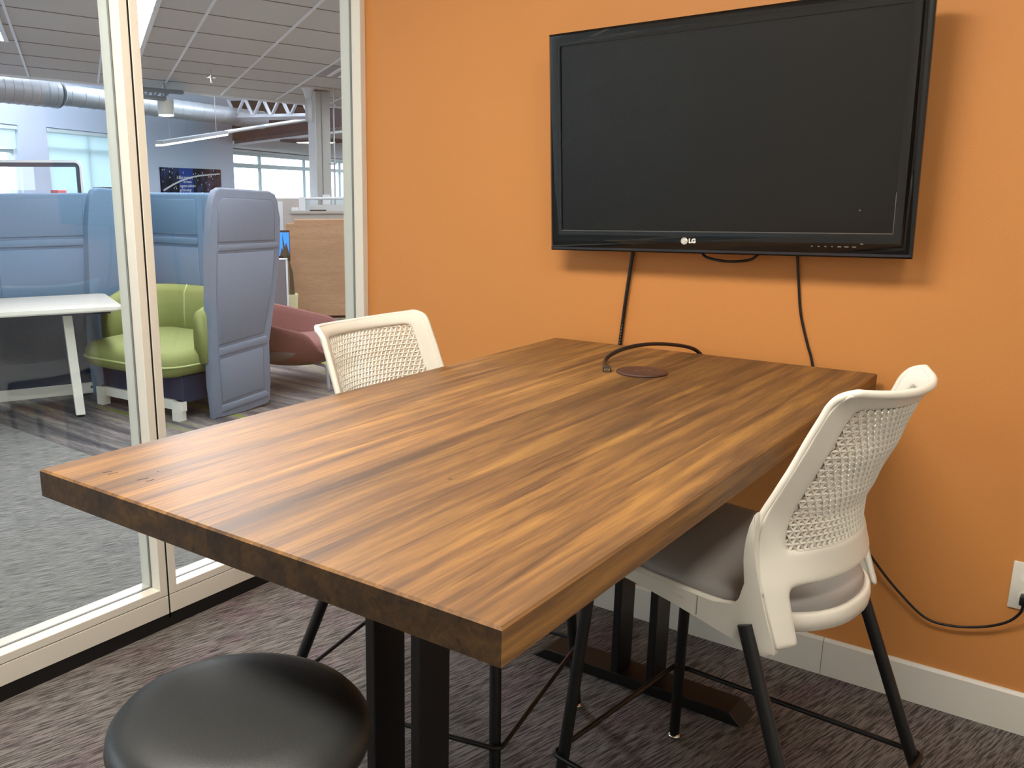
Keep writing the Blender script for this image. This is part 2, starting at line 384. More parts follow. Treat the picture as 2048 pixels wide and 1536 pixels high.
# room light fixtures
def troffer(x, y, sx, sy, label):
    t = thing('ceiling_light', label, 'light', (x, y, HC))
    bm = new()
    for a in ((-sx/2-.03, -sx/2, -sy/2-.03, sy/2+.03), (sx/2, sx/2+.03, -sy/2-.03, sy/2+.03), (-sx/2, sx/2, -sy/2-.03, -sy/2), (-sx/2, sx/2, sy/2, sy/2+.03)):
        box(bm, *a, -.012, .0)
    obj('light_frame', bm, M_white, t)
    obj('diffuser', bx(-sx/2, sx/2, -sy/2, sy/2, -.006, 0), M_emit, t)
troffer(1.0, -1.95, 1.2, .6, 'ceiling light panel above the near end of the wooden table')
troffer(2.55, -1.80, .45, .5, 'ceiling light panel above the right side of the room')

# ------------------------------------------------------------------ table
TX0, TX1, TY0, TY1, TH, TT = .8672, 1.8406, -1.8602, -.03, .914, .0502
t = thing('wooden_table', 'counter-height wooden table of glued planks on black steel posts', 'table', (1.38, -.945, 0))
edges = [TX0]
ws = [.118, .085, .072, .125, .066, .10, .078, .115, .094]
sc = (TX1-TX0)/sum(ws)
for q in ws: edges.append(edges[-1]+q*sc)
for i in range(len(ws)):
    x0, x1 = edges[i]-1.38, edges[i+1]-1.38; y0, y1 = TY0+.945, TY1+.945; ch = .0035
    zt, zb = TH, TH-TT
    xa = x0+ch if i == 0 else x0; xb = x1-ch if i == len(ws)-1 else x1
    bm = new()
    lo = [bm.verts.new(v) for v in ((x0, y0, zb), (x1, y0, zb), (x1, y1, zb), (x0, y1, zb))]
    md = [bm.verts.new(v) for v in ((x0, y0, zt-ch), (x1, y0, zt-ch), (x1, y1, zt-ch), (x0, y1, zt-ch))]
    tp = [bm.verts.new(v) for v in ((xa, y0+ch, zt), (xb, y0+ch, zt), (xb, y1-ch, zt), (xa, y1-ch, zt))]
    bm.faces.new(lo[::-1]); bm.faces.new(tp)
    for A, B in ((lo, md), (md, tp)):
        for k in range(4): bm.faces.new((A[k], A[(k+1) % 4], B[(k+1) % 4], B[k]))
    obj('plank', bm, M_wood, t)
for (mx_, my_, ml, ma) in ((215, 944, .016, 80), (226, 947, .018, 82), (286, 958, .02, 80), (300, 961, .016, 84), (316, 943, .004, 0), (900, 958, .008, 40), (1240, 770, .004, 0)):
    q = onz(mx_, my_, TH)-Vector((1.38, -.945, 0)); bm = bx(-ml/2, ml/2, -.0012, .0012, -.0004, .00025)
    bm.transform(Matrix.Translation(q) @ Matrix.Rotation(R(ma), 4, 'Z')); obj('nail_mark', bm, mat('nail_mark_dark', (46, 34, 26), .7), t)
for y0, sg in ((-.435, 1), (-1.5, 1)):
    ly = y0+.945
    fo = new(); prism(fo, [(1.056-1.38, 0), (1.698-1.38, 0), (1.660-1.38, .034), (1.098-1.38, .034)], 'y', ly, ly+.098, .002, 1)
    obj('foot_bar', fo, M_blackmetal, t)
    for px in (1.313, 1.421):
        obj('post', bx(px-1.38, px+.0225-1.38, ly, ly+.092, .034, TH-TT-.006, .002, 1), M_blackmetal, t)
    obj('mounting_plate', bx(1.15-1.38, 1.60-1.38, ly-.03, ly+.122, TH-TT-.006, TH-TT), M_blackmetal, t)

# ------------------------------------------------------------------ perforated chairs
ZTAB = [(.60, .186), (.65, .165), (.70, .146), (.745, .130), (.79, .119), (.83, .121), (.88, .141), (.97, .178), (1.06, .213), (1.09, .232)]
def lerp_tab(tab, z):
    if z <= tab[0][0]: return tab[0][1]
    for (a, va), (b, vb) in zip(tab, tab[1:]):
        if z <= b:
            k = (z-a)/(b-a); k = k*k*(3-2*k)*.35 + k*.65
            return va+(vb-va)*k
    return tab[-1][1]
HW = [(.60, .236), (.70, .230), (.80, .219), (.95, .206), (1.08, .200)]
SAG = [(.60, .05), (.72, .078), (.80, .085), (.95, .080), (1.08, .072)]
WTOP = [1.0]
def half_width(z): return lerp_tab(HW, z)*(1+(WTOP[0]-1)*min(1, max(0, (z-.72)/.34)))
def lip(z):
    k = min(1, max(0, (z-1.045)/.03)); return .016*k*k*(3-2*k)
def back(s, z):
    hw = half_width(z); sg = lerp_tab(SAG, z)
    return Vector((s*hw, lerp_tab(ZTAB, z)+sg*(1-abs(s)**2.2)+lip(z), z))
def back_n(s, z):
    e = .01; a = back(s+e, z)-back(s-e, z); b = back(s, z+e)-back(s, z-e); return a.cross(b).normalized()   # points to the front (-y)
PS, PZ0, PZ1 = .80, .773, 1.036          # perforated region
def make_chair(name, label, base_fwd=0, base_side=0, base_rot=0, wtop=1.0):
    WTOP[0] = wtop
    t = thing(name, label, 'chair', group='white shell counter chairs')
    BM = Matrix.Translation((base_side, -base_fwd, 0)) @ Matrix.Rotation(R(base_rot), 4, 'Z')
    def based(bm): bm.transform(BM); return bm
    # white back frame: one continuous shell of uprights, top lip and cross band
    cols = [-1, -.985, -.94, -.88, -PS, -.66, -.45, -.22, 0, .22, .45, .66, PS, .88, .94, .985, 1]
    rows = [.612, .63, .655, .685, .712, .735, .758, PZ0, .80, .84, .88, .92, .96, 1.0, PZ1, 1.050, 1.060, 1.064]
    bm = new(); V = {}
    def ztop(s):
        k = max(0, (abs(s)-.92)/.08); return 1+(.010*s*s-k*k*.003)/1.064
    def vert(i, j):
        if (i, j) not in V:
            s, z = cols[i], rows[j]
            zz = z*(1-(1-ztop(s))*max(0, (z-.90)/.164))
            p_ = back(s, zz)
            V[(i, j)] = bm.verts.new(p_)
        return V[(i, j)]
    for i in range(len(cols)-1):
        for j in range(len(rows)-1):
            sm = (cols[i]+cols[i+1])/2; zm = (rows[j]+rows[j+1])/2
            side = abs(sm) > PS; band = .712 < zm < PZ0; top = zm > PZ1
            if not (side or band or top): continue
            bm.faces.new((vert(i, j), vert(i+1, j), vert(i+1, j+1), vert(i, j+1)))
    o = obj('back_frame', bm, M_plastic, t, smooth=True); solidify(o, .013, 0); subsurf(o, 2)
    # rounded rim running up both uprights and along the top lip
    pts = []
    for z in (.70, .74, .78, .83, .88, .93, .98, 1.02, 1.045, 1.062): pts.append(back(-.985, z)+Vector((0, -.003, 0)))
    def topz(q): return 1.064*ztop(q)
    for q in (-.93, -.86, -.7, -.5, -.25, 0, .25, .5, .7, .86, .93): pts.append(back(q, topz(q)-.002)+Vector((0, -.001, 0)))
    for z in (1.062, 1.045, 1.02, .98, .93, .88, .83, .78, .74, .70): pts.append(back(.985, z)+Vector((0, -.003, 0)))
    obj('edge_rim', tb(spline(pts, 4), .0078, 8), M_plastic, o, smooth=True)
    # perforated panel: lattice of ridges around open triangles
    a = .0138; h = a*math.sqrt(3)/2; bm = new(); cache = {}
    def S3(u, z, off):
        s = u/half_width(z); return back(s, z)+back_n(s, z)*off
    nr = int((PZ1-PZ0)/h)+1
    for r in range(nr):
        z0 = PZ0-.001+r*h; z1 = z0+h
        for k in range(-22, 23):
            for upw in (0, 1):
                o0 = (r % 2)*a/2; o1 = ((r+1) % 2)*a/2
                if upw: tri = [(k*a+o0, z0), ((k+1)*a+o0, z0), (k*a+a/2+o0, z1)]
                else: tri = [(k*a+o1, z1), (k*a+a/2+o1, z0), ((k+1)*a+o1, z1)]
                cu = sum(q[0] for q in tri)/3; cz = sum(q[1] for q in tri)/3
                if abs(cu) > half_width(cz)*(PS+.008) or cz > PZ1+.004: continue
                A, I, B = [], [], []
                for (u, z) in tri:
                    key = (round(u, 5), round(z, 5))
                    if key not in cache:
                        zc = min(z, PZ1+.006)
                        cache[key] = (bm.verts.new(S3(u, zc, .0030)), bm.verts.new(S3(u, zc, -.0034)))
                    A.append(cache[key][0]); B.append(cache[key][1])
                    iu, iz = cu+(u-cu)*.32, cz+(z-cz)*.32
                    I.append(bm.verts.new(S3(iu, iz, -.0004)))
                for e in range(3):
                    g = (e+1) % 3
                    bm.faces.new((A[e], A[g], I[g], I[e])); bm.faces.new((B[g], B[e], I[e], I[g]))
    obj('perforated_panel', bm, M_plastic, t)
    # seat shell
    def outline(k, inset=0):
        out = []
        n = 56
        for q in range(n):
            a_ = 2*math.pi*q/n; cx, sy = math.cos(a_), math.sin(a_)
            ex = 2.3 if sy > 0 else 4.2
            x = abs(cx)**(2/ex)*(1 if cx > 0 else -1)*(.237-inset)
            y = abs(sy)**(2/ex)*(1 if sy > 0 else -1)*((.236-inset) if sy > 0 else (.225-inset))
            out.append((x, y))
        return out
    def tilt(y): return -.075*y
    def rings(prof, m, nm, base, close_top=True):
        bm = new(); rr = []
        for (ins, z, crown) in prof:
            rr.append([bm.verts.new((x, y, z+base+tilt(y))) for (x, y) in outline(0, ins)])
        for A, B in zip(rr, rr[1:]):
            n = len(A)
            for k in range(n): bm.faces.new((A[k], A[(k+1) % n], B[(k+1) % n], B[k]))
        bm.faces.new(rr[0][::-1]); bm.faces.new(rr[-1]); return obj(nm, bm, m, t, smooth=True)
    rings([(.05, -.022, 0), (.012, -.020, 0), (.001, -.012, 0), (0, .004, 0), (.002, .015, 0), (.006, .019, 0), (.014, .019, 0), (.02, .012, 0)], M_plastic, 'seat_shell', .652)
    rings([(.018, .010, 0), (.013, .018, 0), (.013, .027, 0), (.018, .036, 0), (.030, .042, 0), (.055, .047, 0), (.10, .051, 0), (.16, .053, 0), (.21, .0535, 0)], M_greyvinyl, 'seat_cushion', .652)
    # side rails joining seat and uprights
    for sg in (-1, 1):
        bm = new()
        pf = [(-.205, .651), (-.205, .668), (-.10, .6685), (.0, .6675), (.060, .6665), (.096, .671), (.112, .690), (.115, .720), (.110, .760), (.111, .80), (.120, .845),
              (.127, .845), (.126, .80), (.134, .755), (.150, .70), (.166, .655), (.180, .622), (.180, .608), (.165, .602), (.14, .603), (.08, .613), (-.02, .632), (-.12, .645)]
        cl = [Vector((y, z, 0)) for y, z in pf]; sm = []
        for q in range(len(cl)):
            p0, p1, p2, p3 = cl[q-1], cl[q], cl[(q+1) % len(cl)], cl[(q+2) % len(cl)]
            for kk in range(2):
                t_2 = kk/2; v_ = .5*((2*p1)+(p2-p0)*t_2+(2*p0-5*p1+4*p2-p3)*t_2*t_2+(3*p1-p0-3*p2+p3)*t_2**3); sm.append((v_.x, v_.y))
        prism(bm, [(y, z+tilt(y)*.5*min(1, max(0, (.80-z)/.12))) for y, z in sm], 'x', sg*.2195, sg*.2365, .004, 2)
        o2 = obj('side_rail', bm, M_plastic, t, auto=40)
        obj('rail_seam', bx(sg*.228-.0090, sg*.228+.0090, .028, .0295, .626, .6655), M_icon, o2)
    # tubular base
    F4 = [((.222, -.222, .640), (.285, -.258, .012)), ((.262, .122, .642), (.31, .362, .012))]
    for sg in (-1, 1):
        for (a0, b0) in F4:
            A = Vector((a0[0]*sg, a0[1], a0[2])); B = Vector((b0[0]*sg, b0[1], b0[2]))
            lg = obj('leg', based(tb([A, B], .0132, 16)), M_blackmetal, t, auto=40)
            bm = new(); lathe(bm, [(0, 0), (.016, 0), (.019, .004), (.014, .009), (.008, .012), (.008, .022), (0, .022)], 16, (B.x, B.y, 0))
            obj('glide', based(bm), M_chrome, lg, smooth=True)
        bm = tb([(sg*.15, .125, .618), (sg*.262, .132, .612)], .014, 10)
        obj('leg_bracket', based(bm), M_blackmetal, t, smooth=True)
    obj('seat_frame', based(bx(-.20, .20, -.21, .13, .620, .632, .003, 1)), M_blackmetal, t)
    # foot ring bent around the legs
    zr = .205; k = 1-zr/.645
    def legxy(a0, b0): f_ = (a0[2]-zr)/(a0[2]-b0[2]); return a0[0]+(b0[0]-a0[0])*f_, a0[1]+(b0[1]-a0[1])*f_
    fx, fy = legxy(*F4[0]); rx, ry = legxy(*F4[1]); e = .018
    ring = []
    for (cx, cy, a0) in ((rx, ry, 0), (-rx, ry, 90), (-fx, fy, 180), (fx, fy, 270)):
        for q in range(7):
            an = R(a0+90*q/6); ring.append((cx+e*math.cos(an), cy+e*math.sin(an), zr))
    obj('foot_ring', based(tb(ring, .0062, 10, closed=True)), M_blackmetal, t, smooth=True)
    return t
ch = make_chair('counter_chair', 'white perforated counter chair with grey seat in front of the outlet', .005, -.02, 1.5, .88)
ch.scale = (.94, 1, 1); ch.location = (1.797, -.892, 0); ch.rotation_euler = (0, 0, R(-90-8))
c2 = make_chair('counter_chair', 'white perforated counter chair on the glass partition side of the table', .10, -.085, 12, 1.02)
c2.scale = (1, 1, .985); c2.location = (.995, -.842, 0); c2.rotation_euler = (0, 0, R(90-2))

# black backless stool
st = thing('bar_stool', 'round black vinyl backless stool at the near end of the table', 'stool', (1.453, -1.922, 0))
bm = new(); lathe(bm, [(0, .628), (.150, .628), (.168, .632), (.180, .645), (.184, .66), (.181, .674), (.170, .687), (.150, .695), (.12, .6985), (.06, .7005), (0, .701)], 56)
obj('seat_pad', bm, M_blackvinyl, st, smooth=True)
bm = new(); lathe(bm, [(0, .615), (.155, .615), (.155, .630), (0, .630)], 40); obj('seat_base', bm, M_blackmetal, st, auto=40)
for k in range(4):
    a = R(45+90*k); lg = obj('leg', tb([(.11*math.cos(a), .11*math.sin(a), .617), (.20*math.cos(a), .20*math.sin(a), .012)], .0125, 14), M_blackmetal, st, auto=40)
    bm = new(); lathe(bm, [(0, 0), (.016, 0), (.018, .004), (.008, .012), (.008, .02), (0, .02)], 14, (.20*math.cos(a), .20*math.sin(a), 0)); obj('glide', bm, M_chrome, lg, smooth=True)
obj('foot_ring', tb([(.183*math.cos(2*math.pi*k/40), .183*math.sin(2*math.pi*k/40), .21) for k in range(40)], .006, 8, closed=True), M_blackmetal, st, smooth=True)

# ------------------------------------------------------------------ television
TVW, TVH = 1.025, .636
tv = thing('television', 'large glossy black flat television mounted on the orange wall', 'television', (.874, -.09, 1.203))
til, rol, yw = R(3.312), R(1.027), R(.179)
ux = Vector((math.cos(yw), -math.sin(yw), 0)); nn = Vector((-math.sin(yw), -math.cos(yw), 0))
uz = Vector((0, 0, 1))*math.cos(til)+nn*math.sin(til)
ta = ux*math.cos(rol)+uz*math.sin(rol); tbv = -ux*math.sin(rol)+uz*math.cos(rol); tn = ta.cross(tbv)   # tn faces the room
TM = Matrix(((ta.x, -tn.x, tbv.x, 0), (ta.y, -tn.y, tbv.y, 0), (ta.z, -tn.z, tbv.z, 0), (0, 0, 0, 1)))  # local x right, y to the wall, z up
def tvpart(name, bm, m, parent=None, **k):
    bm.transform(TM); return obj(name, bm, m, parent or tv, **k)
tvpart('back_housing', bx(.01, TVW-.01, .012, .045, .01, TVH-.01, .006, 2), M_tvback, auto=40)
tvpart('back_bulge', bx(.14, TVW-.14, .045, .075, .08, TVH-.08, .012, 2), M_tvback, auto=40)
B0, B1, BZ0, BZ1 = .040, TVW-.047, .063, TVH-.038
def bez(poly, nm):      # glossy bezel piece: cushioned section
    bm = new(); A = [bm.verts.new((x, .012, z)) for x, z in poly[0]]; n = len(A)
    rows = [A]
    for off, y in ((0, .003), (.18, -.004), (.6, -.006), (1, -.002), (1, .006)):
        rows.append([bm.verts.new((poly[0][i][0]*(1-off)+poly[1][i][0]*off, y, poly[0][i][1]*(1-off)+poly[1][i][1]*off)) for i in range(n)])
    for P_, Q_ in zip(rows, rows[1:]):
        for i in range(n): bm.faces.new((P_[i], P_[(i+1) % n], Q_[(i+1) % n], Q_[i]))
    return tvpart(nm, bm, M_tvgloss, auto=35)
bz = bez(([(0, 0), (TVW, 0), (TVW, TVH), (0, TVH)], [(B0, BZ0), (B1, BZ0), (B1, BZ1), (B0, BZ1)]), 'bezel')
tvpart('screen', bx(B0-.004, B1+.004, .0015, .01, BZ0-.004, BZ1+.004), M_tvscreen)
tvpart('screen_edge', bx(B0, B1, -.0032, -.0012, BZ0-.0022, BZ0), M_silver, bz)
tvpart('screen_edge', bx(B1-.0008, B1+.0008, -.0032, -.0012, BZ0, BZ0+.10), M_silver, bz)
tvpart('bottom_strip', bx(.003, TVW-.003, -.004, .006, .004, .012, .001, 1), mat('tv_strip', (44, 46, 54), .18), bz)
RX = Matrix.Rotation(R(90), 4, 'X')
def tvtext(nm, body, size, m, x, z, **k):
    return text(nm, body, size, m, bz, (0, 0, 0), TM @ Matrix.Translation((x, -.0075, z)) @ RX, **k)
lx = .44
bm = new()
for q in range(1): lathe(bm, [(0, 0), (.0098, 0), (.0098, .0012), (0, .0012)], 32)
bm.transform(Matrix.Translation((lx, -.0062, .036)) @ RX); tvpart('logo_disc', bm, M_logo, bz)
gm = mat('logo_grey', (105, 103, 98), .5)
arc = [(lx+.0074*math.cos(R(a)), -.0079, .036+.0074*math.sin(R(a))) for a in range(60, 361, 15)]
tvpart('logo_line', tb(arc+[(lx+.0032, -.0079, .036)], .0006, 6), gm, bz)
tvpart('logo_line', tb([(lx, -.0079, .0402), (lx, -.0079, .0322), (lx+.0024, -.0079, .0322)], .0006, 6), gm, bz)
tvpart('logo_line', tb([(lx-.0032, -.0079, .0388), (lx-.0026, -.0079, .0388)], .0009, 6), gm, bz)
tvtext('logo_letters', 'LG', .0165, M_logo, lx+.0235, .0362, offset=.0009)
for q, (x, w_, z_) in enumerate(((.788, .004, .028), (.805, .004, .028), (.822, .004, .028), (.838, .003, .028), (.856, .009, .028), (.873, .0105, .028), (.891, .0095, .028), (.909, .007, .036))):
    tvpart('control_mark', bx(x-w_/2, x+w_/2, -.0066, -.0052, z_-.0011, z_+.0011), M_icon, bz)
tvpart('sensor_dot', bx(.895, .898, -.0005, .0015, .118, .121), M_icon, bz)
obj('wall_mount', bx(.38, .66, .06, .09, .16, .50), M_tvback, tv)
obj('bottom_loop', tb(spline([(.47, .045, .012), (.49, .04, -.004), (.55, .035, -.012), (.61, .04, -.006), (.635, .045, .012)], 6), .004, 8), M_cord, tv, smooth=True)

# cables
def cord(name, pts, r, label, m=M_cord, n=8):
    o = obj(name, tb(spline(pts, 8), r, n), m, smooth=True); tag(o, label, 'cable'); return o
c1 = thing('video_cable', 'thick black cable hanging from the left of the television to the table', 'cable', (1.115, -.012, 1.196))
pts = [(1.118, -.009, 1.26), (1.116, -.010, 1.21), (1.110, -.010, 1.15), (1.100, -.010, 1.05), (1.092, -.009, .96), (1.089, -.009, .90), (1.10, -.012, .78), (1.16, -.015, .66)]
obj('cable_jacket', tb(spline(pts, 8), .0056, 10), M_cord, c1, smooth=True, world=True)
for k in range(7):
    z = .972-.0095*k; obj('printed_mark', bx(1.0905+(z-.94)*.09, 1.0925+(z-.94)*.09, -.0152, -.0144, z, z+.0045), M_icon, c1, world=True)
pc = thing('power_cord', 'thin black power cord running from the television to the wall outlet', 'cable', (1.605, -.012, 1.207))
pts = [(1.598, -.006, 1.26), (1.602, -.007, 1.205), (1.612, -.006, 1.13), (1.625, -.005, 1.05), (1.650, -.005, .97), (1.669, -.006, .915), (1.70, -.012, .78), (1.76, -.022, .60), (1.83, -.03, .47),
       (1.899, -.026, .38), (1.960, -.022, .315), (2.027, -.020, .262), (2.087, -.019, .256), (2.154, -.019, .273), (2.207, -.022, .303), (2.234, -.028, .339), (2.240, -.034, .372)]
obj('cord_jacket', tb(spline(pts, 8), .0036, 8), M_cord, pc, smooth=True, world=True)
pl = obj('plug', bx(2.229, 2.252, -.040, -.0062, .364, .388, .004, 2), M_cord, pc, world=True, auto=40)
hd = thing('hdmi_cable', 'dark video cable arching over the back of the table with a loose plug', 'cable', (1.27, -.454, .914))
q3 = [(1.375, -.006, .80), (1.365, -.010, .88), (1.345, -.016, .917), (1.318, -.075, .940), (1.272, -.185, .9555), (1.231, -.27, .951), (1.207, -.32, .934), (1.212, -.36, .921), (1.243, -.415, .9205)]
obj('cable_jacket', tb(spline(q3, 8), .0056, 10), mat('brown_black_cord', (44, 30, 26), .38), hd, smooth=True, world=True)
an = math.atan2(-.055, .031)
PM = Matrix.Translation((1.247, -.421, .9205)) @ Matrix.Rotation(an, 4, 'Z')
bm = bx(0, .034, -.0105, .0105, -.006, .006, .0018, 2); bm.transform(PM); pg = obj('plug', bm, mat('plug_grey', (52, 50, 48), .4), hd, world=True, auto=40)
bm = new(); prism(bm, rrect(-.0075, .0075, -.0035, .0035, .0015, 3), 'x', .034, .0395); bm.transform(PM); ps = obj('metal_shell', bm, M_chrome, pg, world=True)
bm = bx(.0392, .0399, -.0052, .0052, -.0016, .0016); bm.transform(PM); obj('socket_slot', bm, M_blackgap, pg, world=True)

# leather grommet cover on the table
lc = thing('leather_coaster', 'round dark brown leather disc lying on the table beside the loose plug', 'coaster', (1.343, -.405, TH))
bm = new(); lathe(bm, [(0, 0), (.064, 0), (.0665, .0012), (.067, .004), (.0655, .0058), (.063, .0064), (0, .0064)], 56); obj('disc', bm, M_leather, lc, auto=50)
emb = mat('embossed_leather', (104, 66, 54), .4)
ra = R(38.4-3)
for q, cpts in enumerate((((-.035, -.008), (-.028, .010), (-.022, -.008), (-.024, 0)), ((-.016, .008), (-.014, -.007), (-.004, -.004)), ((0, -.008), (.004, .008), (.010, -.006), (.014, .006)), ((.018, .006), (.026, .008), (.024, 0), (.018, -.006), (.028, -.008)), ((.036, .008), (.030, .002), (.038, -.002), (.032, -.008)))):
    P_ = [(x*math.cos(ra)-y*math.sin(ra), x*math.sin(ra)+y*math.cos(ra), .0064) for x, y in cpts]
    obj('embossed_stroke', tb(P_, .0011, 6), emb, lc, smooth=True)

# outlet
ou = thing('wall_outlet', 'white double wall outlet on the orange wall with a black plug', 'outlet', (2.24, 0, .405))
obj('cover_plate', bx(-.0365, .0365, -.006, 0, -.064, .064, .003, 2), M_plastic, ou, auto=40)
for z in (.027, -.027):
    bm = new(); lathe(bm, [(0, 0), (.0165, 0), (.0172, .0015), (0, .0015)], 28); bm.transform(Matrix.Translation((0, -.0058, z)) @ RX)
    rc = obj('receptacle', bm, mat('outlet_face', (236, 232, 222), .4), ou)
    for x in (-.006, .006): obj('slot', bx(x-.001, x+.001, -.0078, -.0072, z-.001, z+.007), M_blackgap, rc)
obj('plate_screw', bx(-.002, .002, -.0072, -.0058, -.002, .002), M_chrome, ou)

# ------------------------------------------------------------------ open office beyond the glass
# --- suspended ceiling: grid of tiles
O_ = Vector((-4.5401, 4.1694, 2.9252)); A_ = Vector((.2587, .8715, -.0314)); B_ = Vector((-.7199, .4518, -.0320))
co = struct('ceiling'); co.name = 'ceiling_office'; co.location = O_
g = .008
an_, bn_ = A_.normalized(), B_.normalized()
bm = new(); quad_slab(bm, [an_*g+bn_*g, A_-an_*g+bn_*g, A_-an_*g+B_-bn_*g, an_*g+B_-bn_*g], (0, 0, .02))
tile0 = obj('ceiling_tile', bm, M_ceil, co); first = True
JS = 6
lights_cells = {(-2, j) for j in range(-6, 4)} 
def cell_ok(i, j):
    for a in (0, 1):
        for b in (0, 1):
            q = O_+A_*(i+a)+B_*(j+b)
            if q.x > -.1: return False
    return True
cells = [(i, j) for i in range(-9, 4) for j in range(-9, JS) if cell_ok(i, j)]
for (i, j) in cells:
    if first: o = tile0; first = False
    else: o = tile0.copy(); C.objects.link(o); o.parent = co
    o.location = A_*i+B_*j
# dark joints between tile rows
for j in range(-9, JS+1):
    ii = [i for (i, jj) in cells if jj == j or jj == j-1]
    if not ii: continue
    q = B_*j; i0, i1 = min(ii), max(ii)+1
    bm = new(); quad_slab(bm, [q+A_*i0-bn_*.009, q+A_*i1-bn_*.009, q+A_*i1+bn_*.009, q+A_*i0+bn_*.009], (0, 0, -.004)); obj('tile_joint', bm, mat('tile_joint_grey', (112, 106, 102), .9), co)
# grid bars
for i in range(-9, 5):
    js = [j for (ii, j) in cells if ii == i or ii == i-1]
    if not js: continue
    j0, j1 = min(js), max(js)+1
    bm = new(); q = A_*i
    quad_slab(bm, [q+B_*j0-an_*.013, q+B_*j0+an_*.013, q+B_*j1+an_*.013, q+B_*j1-an_*.013], (0, 0, -.012)); obj('grid_bar', bm, M_tbar, co)
bm = new(); box_pts = [A_*-9+B_*-9, A_*4+B_*-9, A_*4+B_*JS, A_*-9+B_*JS]
# bulkhead where the tiles end
bm = new(); q0, q1 = A_*-9+B_*JS, A_*4+B_*JS
quad_slab(bm, [q0-Vector((0, 0, .02)), q1-Vector((0, 0, .02)), q1+Vector((0, 0, .55)), q0+Vector((0, 0, .55))], bn_*.03); obj('bulkhead', bm, M_wallwhite, co)
bm = new(); quad_slab(bm, [q0-bn_*.02, q1-bn_*.02, q1+bn_*.04, q0+bn_*.04], (0, 0, -.03)); obj('edge_trim', bm, M_tbar, co)
# recessed strip light following the grid
def grid_light(i0, w_, j0, j1, label, off=0.0):
    P0 = O_+A_*i0+B_*j0
    t = thing('ceiling_light', label, 'light', P0)
    L_ = B_*(j1-j0); W_ = an_*w_
    bm = new(); quad_slab(bm, [Vector((0, 0, -.010)), W_+Vector((0, 0, -.010)), W_+L_+Vector((0, 0, -.010)), L_+Vector((0, 0, -.010))], (0, 0, -.006)); obj('diffuser', bm, M_emit_office, t)
    bm = new()
    for (a, b) in ((-an_*.05, Vector((0, 0, 0))), (W_, W_+an_*.05)):
        quad_slab(bm, [a, b, b+L_, a+L_], (0, 0, -.024))
    obj('light_housing', bm, M_tbar, t)
    n_ = int(j1-j0)
    for k in range(1, n_*1+1):
        if k == n_: break
        bm = new(); q = B_*k; quad_slab(bm, [q, q+W_, q+W_+bn_*.012, q+bn_*.012], (0, 0, -.02)); obj('divider', bm, M_tbar, t)
grid_light(-1.83, .25, -6, 3, 'long recessed strip light in the office ceiling seen beside the partition post')
grid_light(-3.28, .13, 1, 3, 'short ceiling light at the left edge of the office ceiling')
grid_light(2.6, .27, -5, 3, 'recessed strip light in the office ceiling hidden above the room corner')
# air diffuser
vt = thing('air_vent', 'slatted white air vent in the office ceiling', 'vent', O_+A_*1.04+B_*2.0)
for k in range(4):
    bm = new(); q = an_*(.12+.17*k)
    quad_slab(bm, [q+bn_*.06, q+an_*.05+bn_*.06, q+an_*.05+bn_*.72, q+bn_*.72], (0, 0, -.02)); obj('louvre', bm, M_tbar, vt)
bm = new(); quad_slab(bm, [bn_*.04, an_*.78+bn_*.04, an_*.78+bn_*.76, bn_*.76], (0, 0, -.006)); obj('backing', bm, M_truss, vt)
# sprinkler
pn_ = A_.cross(B_).normalized(); dr_ = ray(421, 137); sp = CAM+dr_*((O_-CAM).dot(pn_)/dr_.dot(pn_))-Vector((0, 0, .165))
s_ = thing('sprinkler', 'small chrome sprinkler head on the office ceiling', 'sprinkler', sp)
bm = new(); lathe(bm, [(0, 0), (.02, 0), (.02, .05), (.008, .05), (.008, .16), (0, .16)], 12); obj('head', bm, M_chrome, s_, auto=40)
bm = new(); lathe(bm, [(0, .055), (.06, .055), (.06, .062), (0, .062)], 16); obj('deflector', bm, M_chrome, s_, auto=40)

# --- far wall with windows and poster
h1 = R(-26.7); Wd = Vector((math.sin(h1), math.cos(h1), 0)); Wn = Vector((Wd.y, -Wd.x, 0))   # Wn faces the camera side
Q1 = at(466, 300, 24.0)
Q2 = at(466, 300, 30.0)
def on_plane(px, py, Q):
    d_ = ray(px, py); k = (Q-CAM).dot(Wn)/d_.dot(Wn); return CAM+d_*k
def sz(px, py, Q): p_ = on_plane(px, py, Q); return (p_-Q).dot(Wd), p_.z
ang1 = math.atan2(Wd.y, Wd.x)
def frame_struct(name, Q): return struct(name, (Q.x, Q.y, 0), ang1)      # local x along the wall, local -y to the camera
wf = frame_struct('wall_office', Q1)
s0, zt1 = sz(92, 254, Q1); s1, _ = sz(262, 270, Q1); s2, zt0 = sz(35, 250, Q1); s3, _ = sz(-130, 240, Q1)
ZSILL, ZWT = .75, 4.3
bm = new()
for (a, b, z0, z1) in ((s1, 0, 0, ZWT), (s2, s0, 0, ZWT), (s0, s1, 0, ZSILL), (s0, s1, zt1, ZWT), (s3, s2, 0, ZSILL), (s3, s2, zt0, ZWT), (s3-8, s3, 0, ZWT)):
    box(bm, a, b, 0, .25, z0, z1)
obj('drywall', bm, M_lilac, wf)
